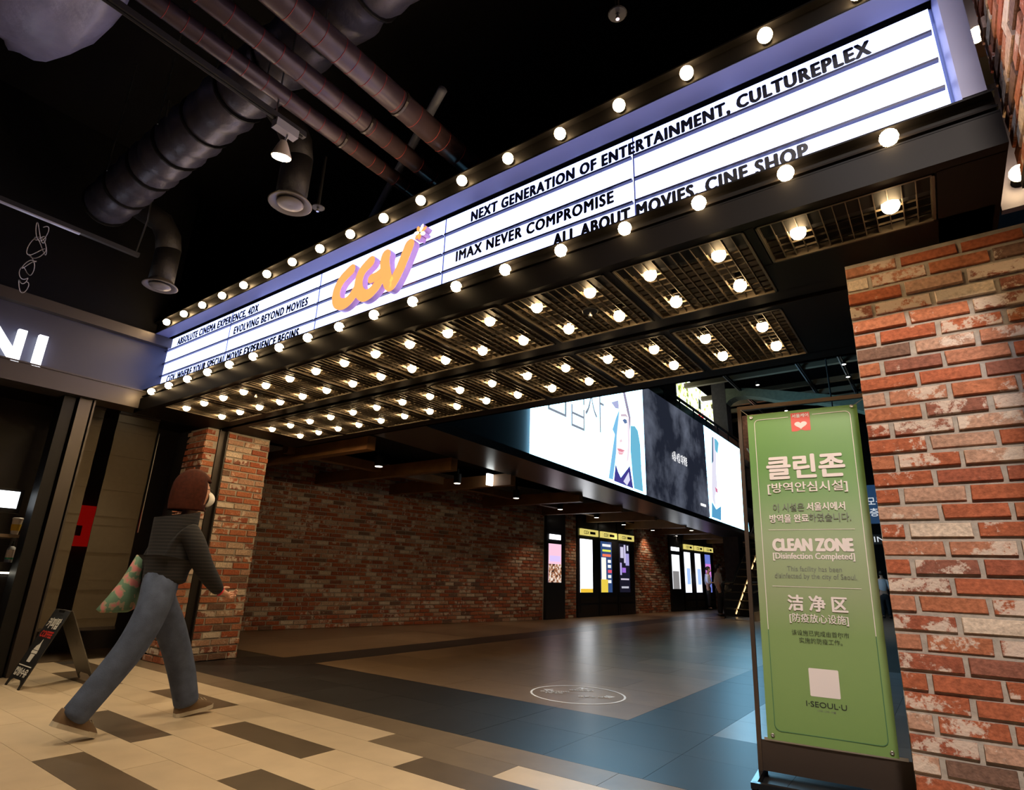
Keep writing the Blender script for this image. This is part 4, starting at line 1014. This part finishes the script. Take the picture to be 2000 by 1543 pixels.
def bpoly(name, pts, m, d=PD):
    mb = MB(); mb.v = [tuple(B(x, z-.205, d)) for x,z in pts]; mb.f = [tuple(range(len(pts)))]; return mb.build(name, m, tb, fix=False)
CX = .296
bt('클린존', CX, 1.590, .400, .132, BW, .042); bt('[방역안심시설]', CX, 1.500, .411, .066, BW, .014)
bt('이 시설은', .112, 1.400, .163, .045, BD, .012, 'L'); bt('서울시에서', .288, 1.400, .190, .045, BW, .025, 'L')
bt('방역을 완료', .090, 1.337, .202, .045, BW, .025, 'L'); bt('하였습니다.', .294, 1.339, .207, .045, BD, .012, 'L')
bt('CLEAN ZONE', CX, 1.180, .396, .064, BW, .085); bt('[Disinfection Completed]', CX, 1.125, .405, .043, BW, .025)
bt('This facility has been', CX, 1.060, .270, .036, BD); bt('disinfected by the city of Seoul.', CX, 1.022, .403, .036, BD)
bt('洁 净 区', CX, .862, .286, .080, BW, .035); bt('[防疫放心设施]', CX, .796, .283, .052, BW, .008)
bt('该设施已完成由首尔市', CX, .736, .274, .027, BLK2); bt('实施的防疫工作。', CX, .698, .205, .027, BLK2)
bt('I·SEOUL·U', CX, .390, .187, .026, BLK2, .012); bt('너와 나의 서울', CX, .368, .085, .011, BD)
for zz_ in (1.296,.986): bpoly('print_line', [(.078,zz_-.0012),(.514,zz_-.0012),(.514,zz_+.0012),(.078,zz_+.0012)], BW)
bpoly('white_card', [(.230,.440),(.362,.440),(.366,.444),(.366,.572),(.362,.576),(.230,.576),(.226,.572),(.226,.444)], BW)
bpoly('red_badge', [(.245,1.866),(.275,1.866),(.296,1.874),(.317,1.866),(.345,1.866),(.347,1.87),(.347,1.978),(.245,1.978)], BRD)
hp = []
for k in range(28):
    a = 2*PI*k/28; hx = 16*math.sin(a)**3; hz = 13*math.cos(a)-5*math.cos(2*a)-2*math.cos(3*a)-math.cos(4*a); hp.append((.296+hx*.0021, 1.903+hz*.0016))
bpoly('heart_print', hp[::-1], BW, PD+.001)
PD = .0112
bt('서울케어', .296, 1.948, .088, .022, BW, .03)
PD = .0095
def bline(pts, m, w=.0016):
    for (xa,za),(xb,zb_) in zip(pts, pts[1:]):
        d = Vector((xb-xa, zb_-za)); L = d.length; n = Vector((-d.y,d.x))/L*w
        bpoly('border_line', [(xa-n.x,za-n.y),(xa+n.x,za+n.y),(xb+n.x,zb_+n.y),(xb-n.x,zb_-n.y)][::-1], m)
arc = lambda x, z, r, a0, a1: [(x+r*math.cos(math.radians(a0+(a1-a0)*k/6)), z+r*math.sin(math.radians(a0+(a1-a0)*k/6))) for k in range(7)]
bline([(.232,1.957)]+arc(.066,1.932,.025,90,180)+[(.041,.755)], BW); bline([(.360,1.960)]+arc(.526,1.932,.028,90,0)+[(.554,.755)], BW)
bline([(.041,.755)]+arc(.072,.283,.031,180,270)+arc(.523,.283,.031,270,360)+[(.554,.755)], BG)
for x, z in ((.024,1.975),(.565,1.985),(.028,.228),(.565,.228)):
    c0 = B(x, z-.205, PD); along(c0, NB, [(.009,-.002),(.010,.001),(.007,.003),(.0045,.001)], 'grommet', STEEL, tb, 14)
t = thing('banner_stand', 'dark metal frame stand holding the green banner', 'stand', (-.6,3.7,0))
BF = mat('stand_metal', (.10,.072,.055), .32, .6)
def bar(name, a, b, w, d, m=BF):
    a, b = Vector(a), Vector(b); c = (a+b)/2; ax = (b-a)/2
    n2 = NB*d/2; s = ax.normalized().cross(NB)*w/2
    MB().obox(c, ax, s, n2).build(name, m, t)
fl_ = B(-.048,1.845,-.03); fr_ = B(.655,1.845,-.03); bl_ = B(-.048,-.185,-.03); br_ = B(.655,-.185,-.03)
bar('frame_post', fl_, bl_, .022, .022); bar('frame_post', fr_, br_, .022, .022); bar('frame_top', fl_-X_*.011, fr_+X_*.011, .024, .022)
MB().hexa([B(-.048,-.16,-.035),B(.655,-.16,-.035),B(.655,-.16,-.028),B(-.048,-.16,-.028),B(-.048,-.012,-.035),B(.655,-.012,-.035),B(.655,-.012,-.028),B(-.048,-.012,-.028)]).build('lower_plate', mat('stand_plate', (.075,.055,.045), .35, .5), t)
MB().hexa([B(-.02,-.012,-.03),B(.63,-.012,-.03),B(.63,-.012,-.02),B(-.02,-.012,-.02),B(-.02,.004,-.03),B(.63,.004,-.03),B(.63,.004,-.02),B(-.02,.004,-.02)]).build('clamp_strip', STEEL, t)
BKM = mat('stand_base_black', (.02,.022,.025), .2, .5)
for xx in (-.048,.62):
    p_ = B(xx,-.185,0); MB().obox((p_.x,p_.y-.01,.028), X_*.014, Vector((-X_.y,X_.x,0))*.20, (0,0,.014)).build('base_foot', BKM, t)
    for sg in (-.17,.17): MB().lathe((p_.x-X_.y*sg, p_.y-.01+X_.x*sg, 0), [(.016,0),(.016,.016)], 10).build('rubber_foot', BLACK, t)
for sg in (-.185,.185):
    a = B(-.048,-.185,0); b_ = B(.62,-.185,0); o_ = Vector((-X_.y,X_.x,0))*sg
    MB().obox(((a.x+b_.x)/2+o_.x,(a.y+b_.y)/2-.01+o_.y,.030), X_*.34, Vector((-X_.y,X_.x,0))*.014, (0,0,.012)).build('base_bar', BKM, t)
for x, z, fx, fz in ((.024,1.77,-.04,1.835),(.565,1.78,.645,1.835)): MB().tube([B(x,z,.004),B(fx,fz,-.02)], .0025, 6).build('tie_cord', STEEL, t)
# ------------------------------------------------------------------ people
SKIN = mat('skin', (.55,.30,.21), .5)
def skinned(name, V, E_, root, m, parent=None, lv=2):
    names = list(V); idx = {k: i for i, k in enumerate(names)}
    me = bpy.data.meshes.new(name); me.from_pydata([V[k][0] for k in names], [(idx[a], idx[b]) for a, b in E_], []); me.update()
    o = bpy.data.objects.new(name, me); COL.objects.link(o)
    o.modifiers.new('skin', 'SKIN').use_smooth_shade = True
    sv = me.skin_vertices[0].data
    for k in names:
        r = V[k][1]; sv[idx[k]].radius = (r, r) if not isinstance(r, tuple) else r; sv[idx[k]].use_root = (k == root)
    s = o.modifiers.new('sub', 'SUBSURF'); s.levels = lv; s.render_levels = lv
    dg = bpy.context.evaluated_depsgraph_get(); dg.update()
    res = bpy.data.meshes.new_from_object(o.evaluated_get(dg))
    bpy.data.objects.remove(o)
    res.materials.clear(); res.materials.append(m)
    res.polygons.foreach_set('use_smooth', [True]*len(res.polygons))
    r = bpy.data.objects.new(name, res); COL.objects.link(r)
    if parent: r.parent = parent
    return r
def hand_verts(V, E_, pre, w, d, side, curl=.5, sc=1.0):
    """palm and five fingers from wrist w along d; side = thumb side"""
    d = Vector(d).normalized(); side = (Vector(side)-d*Vector(side).dot(d)).normalized(); n = d.cross(side)
    w = Vector(w)
    V[pre+'palm'] = (w+d*.045*sc, (.030*sc,.020*sc)); E_.append((pre+'wr', pre+'palm'))
    V[pre+'knk'] = (w+d*.085*sc, (.030*sc,.015*sc)); E_.append((pre+'palm', pre+'knk'))
    for k, (o, L) in enumerate(((.026,.062),(.009,.070),(-.009,.066),(-.026,.052))):
        a = w+d*.092*sc+side*o*sc; b = a+(d*math.cos(curl*.6)+n*math.sin(curl*.6))*L*.5*sc; c = b+(d*math.cos(curl*1.9)+n*math.sin(curl*1.9))*L*.5*sc
        for nm, q, r in (('a',a,.0095),('b',b,.0088),('c',c,.0075)): V[pre+'f%d%s' % (k,nm)] = (q, r*sc)
        E_ += [(pre+'knk', pre+'f%da' % k), (pre+'f%da' % k, pre+'f%db' % k), (pre+'f%db' % k, pre+'f%dc' % k)]
    a = w+d*.03*sc+side*.032*sc; b = a+(d*.7+side*.6+n*.2)*.035*sc; c = b+(d*.95+n*.3)*.03*sc
    for nm, q, r in (('a',a,.012),('b',b,.010),('c',c,.008)): V[pre+'t'+nm] = (q, r*sc)
    E_ += [(pre+'palm', pre+'ta'), (pre+'ta', pre+'tb'), (pre+'tb', pre+'tc')]
def shell(name, c, rx, ry, rz, keep, m, parent, fwd, nu=28, nv=20, thick=.012, warp=None):
    """hair shell: ellipsoid around the head, only where keep(local unit vector) holds; fwd = facing direction in the ground plane"""
    c = Vector(c); f = Vector(fwd).normalized(); s = Vector((f.y,-f.x,0)); mb = MB(); idx = {}
    def P(i, j):
        b = PI*j/nv; a = 2*PI*(i % nu)/nu; return Vector((math.sin(b)*math.cos(a), math.sin(b)*math.sin(a), math.cos(b)))
    for j in range(nv+1):
        for i in range(nu):
            u = P(i, j); q = Vector((u.x*rx, u.y*ry, u.z*rz))
            if warp: q = warp(u, q)
            idx[(i,j)] = len(mb.v); mb.v.append(tuple(c+s*q.x+f*q.y+Vector((0,0,q.z))))
    for j in range(nv):
        for i in range(nu):
            ctr = (P(i,j)+P(i+1,j)+P(i,j+1)+P(i+1,j+1))/4
            if keep(ctr): mb.f.append((idx[(i,j)], idx[((i+1)%nu,j)], idx[((i+1)%nu,j+1)], idx[(i,j+1)]))
    me = mb.mesh(name, True)
    import bmesh
    bm = bmesh.new(); bm.from_mesh(me); bmesh.ops.remove_doubles(bm, verts=bm.verts, dist=.0005)
    bmesh.ops.delete(bm, geom=[v for v in bm.verts if not v.link_faces], context='VERTS')
    bmesh.ops.recalc_face_normals(bm, faces=bm.faces)
    r = bmesh.ops.solidify(bm, geom=list(bm.faces), thickness=thick); bm.to_mesh(me); bm.free()
    me.polygons.foreach_set('use_smooth', [True]*len(me.polygons))
    o = add(name, me, m); o.parent = parent
    return o
def stripes_mat(name, c1, c2, scale):
    m = bpy.data.materials.new(name); m.use_nodes = True; nt = m.node_tree; p = nt.nodes['Principled BSDF']; p.inputs['Roughness'].default_value = .85
    g = nt.nodes.new('ShaderNodeNewGeometry'); wv = nt.nodes.new('ShaderNodeTexWave'); wv.bands_direction = 'Z'; wv.inputs['Scale'].default_value = scale; wv.inputs['Distortion'].default_value = .6
    cr = nt.nodes.new('ShaderNodeValToRGB'); cr.color_ramp.elements[0].position = .62; cr.color_ramp.elements[0].color = (*c1,1); cr.color_ramp.elements[1].position = .9; cr.color_ramp.elements[1].color = (*c2,1)
    nt.links.new(g.outputs['Position'], wv.inputs['Vector']); nt.links.new(wv.outputs['Fac'], cr.inputs[0]); nt.links.new(cr.outputs[0], p.inputs['Base Color'])
    return m
def spots_mat(name, base, c2, c3, scale):
    m = bpy.data.materials.new(name); m.use_nodes = True; nt = m.node_tree; p = nt.nodes['Principled BSDF']; p.inputs['Roughness'].default_value = .8
    g = nt.nodes.new('ShaderNodeNewGeometry'); n1 = nt.nodes.new('ShaderNodeTexNoise'); n1.inputs['Scale'].default_value = scale; n1.inputs['Detail'].default_value = 2
    cr = nt.nodes.new('ShaderNodeValToRGB'); cr.color_ramp.interpolation = 'CONSTANT'; e = cr.color_ramp.elements; e[0].position = 0; e[0].color = (*base,1); e[1].position = .52; e[1].color = (*c2,1); k = e.new(.60); k.color = (*c3,1)
    nt.links.new(g.outputs['Position'], n1.inputs['Vector']); nt.links.new(n1.outputs['Fac'], cr.inputs[0]); nt.links.new(cr.outputs[0], p.inputs['Base Color'])
    return m
# walking woman
V = {}; E_ = []
def ch(*names):
    for a, b in zip(names, names[1:]): E_.append((a, b))
V['pel'] = ((-4.36,1.94,.88), (.12,.09)); V['wai'] = ((-4.36,1.97,1.02), (.11,.08)); V['che'] = ((-4.36,2.01,1.20), (.13,.09)); V['nkb'] = ((-4.36,2.01,1.26), .050)
V['nk'] = ((-4.36,2.035,1.375), .047); V['hd0'] = ((-4.36,2.065,1.43), (.062,.066)); V['hd1'] = ((-4.36,2.065,1.50), (.075,.088)); V['hd2'] = ((-4.36,2.05,1.575), (.074,.086)); V['hd3'] = ((-4.36,2.04,1.625), (.05,.055))
ch('pel','wai','che','nkb','nk','hd0','hd1','hd2','hd3')
V['ns'] = ((-4.36,2.160,1.475), .012); ch('hd1','ns')
V['rsh'] = ((-4.215,1.985,1.225), .035); V['rel'] = ((-4.175,2.10,1.00), .036); V['rwr'] = ((-4.215,2.27,.835), .024)
V['lsh'] = ((-4.505,2.00,1.225), .035); V['lel'] = ((-4.60,1.93,1.02), .036); V['lwr'] = ((-4.60,2.00,.82), .024)
ch('nkb','rsh','rel','rwr'); ch('nkb','lsh','lel','lwr')
V['rhp'] = ((-4.27,1.93,.84), .075); V['rkn'] = ((-4.27,1.82,.49), .05); V['ran'] = ((-4.27,1.565,.165), .034)
V['lhp'] = ((-4.45,1.96,.84), .075); V['lkn'] = ((-4.45,2.16,.47), .05); V['lan'] = ((-4.45,2.315,.11), .034)
ch('pel','rhp','rkn','ran'); ch('pel','lhp','lkn','lan')
hand_verts(V, E_, 'r', V['rwr'][0], (.02,.75,-.28), (-.5,.1,.5), .9); hand_verts(V, E_, 'l', V['lwr'][0], (0,.25,-1), (.3,1,0), 1.0)
pw_ = skinned('person', V, E_, 'pel', SKIN)
tag(pw_, 'walking woman with a red-brown bob, white face mask, dark sweater and wide blue jeans', 'person')
SWE = stripes_mat('charcoal_striped_knit', (.0065,.0065,.010), (.022,.019,.021), 14)
Vs = {'hm0': ((-4.36,1.955,.865), (.160,.135)), 'hem': ((-4.36,1.955,.90), (.168,.142)), 'wai': ((-4.36,1.965,1.04), (.172,.142)), 'che': ((-4.36,1.995,1.18), (.180,.150)), 'sho': ((-4.36,1.985,1.225), (.130,.112)), 'col': ((-4.36,2.00,1.292), (.080,.080)), 'nk': ((-4.36,2.018,1.345), (.058,.058)),
      'rs': ((-4.205,1.985,1.222), .074), 'rm': ((-4.175,2.04,1.13), .074), 're': ((-4.17,2.10,1.00), .070), 'rf': ((-4.19,2.19,.91), .060), 'rw': ((-4.216,2.285,.820), .040),
      'ls': ((-4.515,2.00,1.222), .070), 'lm': ((-4.57,1.97,1.14), .060), 'le': ((-4.60,1.93,1.02), .058), 'lw': ((-4.60,1.99,.845), .043)}
skinned('sweater', Vs, [('hm0','hem'),('hem','wai'),('wai','che'),('che','sho'),('sho','col'),('col','nk'),('sho','rs'),('rs','rm'),('rm','re'),('re','rf'),('rf','rw'),('sho','ls'),('ls','lm'),('lm','le'),('le','lw')], 'che', SWE, pw_)
DEN = mat('blue_denim', (.068,.092,.165), .85, noise=.22, nscale=14, bump=.2, bscale=150)
Vj = {'top': ((-4.36,1.95,1.0), (.128,.102)), 'wst': ((-4.36,1.945,.95), (.135,.108)), 'pel': ((-4.36,1.925,.86), (.160,.148)), 'rh': ((-4.28,1.895,.775), (.110,.132)), 'rt': ((-4.27,1.865,.65), (.108,.124)), 'rk': ((-4.27,1.80,.49), (.098,.106)), 'rc': ((-4.27,1.69,.32), (.090,.096)), 'ra': ((-4.27,1.575,.15), (.084,.088)), 'ra2': ((-4.27,1.548,.112), (.084,.088)),
      'lh': ((-4.44,1.97,.775), (.110,.122)), 'lt': ((-4.45,2.07,.64), (.106,.114)), 'lk': ((-4.45,2.155,.47), (.096,.104)), 'lc': ((-4.45,2.235,.29), (.092,.098)), 'la': ((-4.45,2.30,.10), (.084,.088)), 'la2': ((-4.45,2.312,.062), (.084,.088))}
skinned('jeans', Vj, [('top','wst'),('wst','pel'),('pel','rh'),('rh','rt'),('rt','rk'),('rk','rc'),('rc','ra'),('ra','ra2'),('pel','lh'),('lh','lt'),('lt','lk'),('lk','lc'),('lc','la'),('la','la2')], 'pel', DEN, pw_)
HAIR = mat('red_brown_hair', (.042,.009,.004), .8, noise=.3, nscale=40, spec=.15)
def bob(u, q):
    if u.z < 0:
        k = -u.z; r = math.hypot(u.x,u.y)+1e-6; q = Vector((u.x/r*(.114-.014*k*k), u.y/r*(.140-.016*k*k)-.012*k, q.z))
    return q
shell('hair', (-4.36,2.025,1.515), .112, .138, .162, lambda u: u.z > .46 or (u.y < .42 and u.z > -.92) , HAIR, pw_, (0,1,0), warp=bob)
MASK = mat('white_mask', (.82,.80,.78), .7)
shell('face_mask', (-4.36,2.098,1.468), .078, .092, .068, lambda u: u.y > .15 and u.z < .78 and u.z > -.86, MASK, pw_, (0,1,0), 22, 16, .004, lambda u, q: Vector((q.x*(1-.25*max(u.y,0)), q.y*(1+.10*max(0,u.y)), q.z)))
for sx_ in (-1,1):
    o = MB().ellip((-4.36+sx_*.030,2.138,1.530),.012,.008,.008,8,6).build('eye', mat('dark_eye', (.02,.012,.01), .2), None, True); o.parent = pw_
mb = MB(); mb.tube([(-4.286,2.05,1.53),(-4.292,2.10,1.535),(-4.30,2.15,1.535),(-4.36,2.165,1.53),(-4.42,2.15,1.535),(-4.428,2.10,1.535)], .0025, 6); o = mb.build('glasses', BRONZE, None); o.parent = pw_
def shoe(c, fwd, up, parent, side):
    f = Vector(fwd).normalized(); u = (Vector(up)-f*Vector(up).dot(f)).normalized(); s = f.cross(u)
    SOLE = mat('cream_sole', (.55,.50,.42), .6); SUE = mat('brown_suede', (.15,.095,.055), .85)
    c = Vector(c)
    outl = [(-.075,.022),(-.055,.034),(0,.036),(.06,.042),(.12,.046),(.165,.036),(.185,.014)]
    ring = [(a, b) for a, b in outl]+[(a, -b) for a, b in outl[::-1]]
    mb = MB(); mb.poly([tuple(c+f*a+s*b) for a, b in ring], tuple(u*.026)); sole = mb.build('shoe_sole', SOLE, None)
    up_ = MB(); prof = [(0,1.0),(.3,1.0),(.65,.88),(.9,.66),(1,.40)]; n = len(ring)
    H = lambda a: .072 if a < .02 else (.072-(a-.02)*.22 if a < .13 else .048-(a-.13)*.45)
    for t_, w_ in prof:
        for a, b in ring:
            a2 = a*(1-.06*t_) + (-.012*t_ if a > .1 else 0); up_.v.append(tuple(c+f*a2+s*(b*w_)+u*(.024+H(a)*t_)))
    for i in range(len(prof)-1):
        for k in range(n): up_.f.append((i*n+k,i*n+(k+1)%n,(i+1)*n+(k+1)%n,(i+1)*n+k))
    up_.f.append(tuple((len(prof)-1)*n+k for k in range(n)))
    sh_ = up_.build('shoe', SUE, None, True); sh_.parent = parent; sole.parent = sh_
    for k in range(4):
        a = .045+.022*k; z = .024+H(a)*.98
        o = MB().tube([tuple(c+f*a+s*(-.024)+u*(z-.012)),tuple(c+f*(a+.008)+u*(z+.003)),tuple(c+f*(a+.016)+s*.024+u*(z-.012))], .003, 6).build('shoe_lace', mat('lace', (.5,.42,.30), .8), None); o.parent = sh_
shoe((-4.27,1.525,.075), (0,1,-.42), (0,.42,1), pw_, 1); shoe((-4.45,2.315,.008), (0,1,.12), (0,-.12,1), pw_, -1)
o = MB().lathe((0,0,0), [(.030,-.006),(.033,0),(.030,.006)], 16).build('bracelet', mat('red_bracelet', (.75,.03,.05), .4), None); o.parent = pw_; o.location = (-4.214,2.285,.828); o.rotation_euler = (math.radians(65),0,0)
# cloth bag in her left hand
t = thing('cloth_bag', 'green and pink patterned cloth bag carried behind the walking woman', 'bag', (-4.62,1.86,.68))
mb = MB(); secs_ = [(.68,.085,.035),(.70,.115,.05),(.78,.095,.055),(.88,.062,.045),(.98,.045,.035),(1.06,.040,.03)]
for z, ry_, rx_ in secs_:
    off = .10*(z-.68)/.38
    for k in range(16):
        a = 2*PI*k/16; w_ = 1+.10*math.sin(3*a+z*20); mb.v.append((-4.63+rx_*w_*math.cos(a), 1.80+off+ry_*w_*math.sin(a), z))
for i in range(len(secs_)-1):
    for k in range(16): mb.f.append((i*16+k,i*16+(k+1)%16,(i+1)*16+(k+1)%16,(i+1)*16+k))
mb.f.append(tuple(range(16))[::-1]); mb.f.append(tuple(5*16+k for k in range(16)))
mb.build('bag_cloth', spots_mat('floral_cloth', (.12,.22,.15), (.35,.28,.20), (.55,.20,.20), 16), t, True)
MB().tube([(-4.63,1.90,1.05),(-4.62,1.96,.98),(-4.60,2.01,.80)], .010, 8).build('bag_handle', mat('pink_strap', (.5,.22,.20), .8), t)

def standing(x, y, h, ang, label, shirt, trouser, hairc, phone=True, seed=0):
    """person standing with bent forearms and bowed head; ang = facing direction in degrees from +X"""
    k = h/1.7; f = Vector((math.cos(math.radians(ang)), math.sin(math.radians(ang)), 0)); s = Vector((f.y,-f.x,0)); o0 = Vector((x,y,0))
    Q = lambda a, b, z: tuple(o0+(s*a+f*b)*k+Vector((0,0,z*k)))
    V = {'pel': (Q(0,0,.92), (.12*k,.09*k)), 'wai': (Q(0,-.01,1.08), (.115*k,.08*k)), 'che': (Q(0,-.01,1.27), (.14*k,.09*k)), 'nkb': (Q(0,0,1.40), .055*k), 'nk': (Q(0,.02,1.46), .05*k), 'h0': (Q(0,.055,1.52), .062*k), 'h1': (Q(0,.06,1.585), (.075*k,.085*k)), 'h2': (Q(0,.045,1.65), .07*k), 'h3': (Q(0,.03,1.69), .04*k), 'no': (Q(0,.15,1.565), .012*k)}
    E2 = [('pel','wai'),('wai','che'),('che','nkb'),('nkb','nk'),('nk','h0'),('h0','h1'),('h1','h2'),('h2','h3'),('h1','no')]
    for g, pre in ((1,'r'),(-1,'l')):
        V[pre+'s'] = (Q(.18*g,0,1.36), .05*k); V[pre+'e'] = (Q(.22*g,.0,1.08), .038*k); V[pre+'wr'] = (Q(.10*g,.22,1.06), .025*k)
        E2 += [('nkb',pre+'s'),(pre+'s',pre+'e'),(pre+'e',pre+'wr')]
        hand_verts(V, E2, pre, V[pre+'wr'][0], -s*(g*.4)+f, Vector((0,0,1)), .8, k)
        V[pre+'h'] = (Q(.09*g,0,.86), .08*k); V[pre+'k'] = (Q(.095*g,.01,.48), .055*k); V[pre+'a'] = (Q(.10*g,-.02,.09), .038*k); V[pre+'t'] = (Q(.11*g,.10,.04), .03*k)
        E2 += [('pel',pre+'h'),(pre+'h',pre+'k'),(pre+'k',pre+'a'),(pre+'a',pre+'t')]
    b = skinned('person', V, E2, 'pel', SKIN, None, 1); tag(b, label, 'person')
    T = {'hem': (Q(0,-.005,.93), (.145*k,.105*k)), 'wai': (Q(0,-.01,1.08), (.145*k,.105*k)), 'che': (Q(0,-.01,1.26), (.165*k,.115*k)), 'sho': (Q(0,0,1.37), (.11*k,.08*k)), 'nk': (Q(0,.01,1.42), .065*k)}
    ET = [('hem','wai'),('wai','che'),('che','sho'),('sho','nk')]
    for g, pre in ((1,'r'),(-1,'l')):
        T[pre+'s'] = (Q(.18*g,0,1.35), .072*k); T[pre+'e'] = (Q(.22*g,.0,1.08), .058*k); T[pre+'w'] = (Q(.13*g,.16,1.065), .045*k); ET += [('sho',pre+'s'),(pre+'s',pre+'e'),(pre+'e',pre+'w')]
    skinned('shirt', T, ET, 'che', shirt, b, 1)
    J_ = {'top': (Q(0,0,.96), (.13*k,.10*k)), 'pel': (Q(0,0,.86), (.14*k,.11*k))}; EJ = [('top','pel')]
    for g, pre in ((1,'r'),(-1,'l')):
        J_[pre+'t'] = (Q(.09*g,0,.70), .095*k); J_[pre+'k'] = (Q(.095*g,.01,.48), .078*k); J_[pre+'a'] = (Q(.10*g,-.01,.07), .065*k); EJ += [('pel',pre+'t'),(pre+'t',pre+'k'),(pre+'k',pre+'a')]
    skinned('trousers', J_, EJ, 'pel', trouser, b, 1)
    shell('hair', Q(0,.03,1.625), .088*k, .105*k, .095*k, lambda u: u.z > .25 or (u.y < .0 and u.z > -.7), hairc, b, f, 16, 12, .01)
    shell('face_mask', Q(0,.085,1.545), .068*k, .078*k, .05*k, lambda u: u.y > .2 and abs(u.z) < .85, MASK, b, f, 14, 10, .004)
    for g in (1,-1):
        c = Vector(Q(.105*g,.03,0)); o = MB().ellip((c.x,c.y,.035*k),.05*k,.05*k,.04*k,10,6).build('shoe', BLACK, None, True); o.parent = b
        for v in o.data.vertices:
            d = Vector(v.co)-c; v.co = c+f*d.dot(f)*2.4+s*d.dot(s)+Vector((0,0,max(d.z,.002)))
    if phone:
        pc = Vector(Q(0,.30,1.10)); p_ = tag(MB().obox(pc, s*.036*k, (f*.3+Vector((0,0,.95)))*.072*k, f.cross(s)*.0+ (f*.95-Vector((0,0,.3)))*.005).build('phone', BLACK), phone, 'phone')
    return b
WS = mat('pale_blue_shirt', (.75,.80,1.0), .8); GS = mat('tan_shirt', (.52,.43,.37), .8); NT = mat('black_trousers', (.010,.010,.014), .8); BH = mat('black_hair', (.01,.008,.008), .5)
standing(-7.32, 22.6, 1.52, 15, 'man in a pale blue shirt and mask standing by the far poster doors', WS, NT, BH, 'dark phone held by the man in the pale blue shirt')
standing(-5.80, 18.9, 1.52, 30, 'man in a tan shirt and mask standing beside the escalator', GS, NT, BH, 'dark phone held by the man beside the escalator')
standing(-1.86, 24.0, 1.5, 95, 'distant person in a pale shirt seen in the gap by the right pier', mat('pale_grey_shirt', (.6,.58,.62), .8), NT, BH, None)

# sample only the strong emitters as lamps, small lit prints just shine
for k, mm in MATS.items():
    if mm.node_tree.nodes['Principled BSDF'].inputs['Emission Strength'].default_value > 0 and not mm.node_tree.nodes['Principled BSDF'].inputs['Emission Color'].is_linked:
        big = k in ('lit_acrylic','lit_bulb','screen_white','lit_sign_letter','lit_exit_sign')
        mm.cycles.emission_sampling = 'FRONT' if big else 'NONE'
# tidy up the helper property
for o in ROOTS:
    if '_loc' in o: del o['_loc']
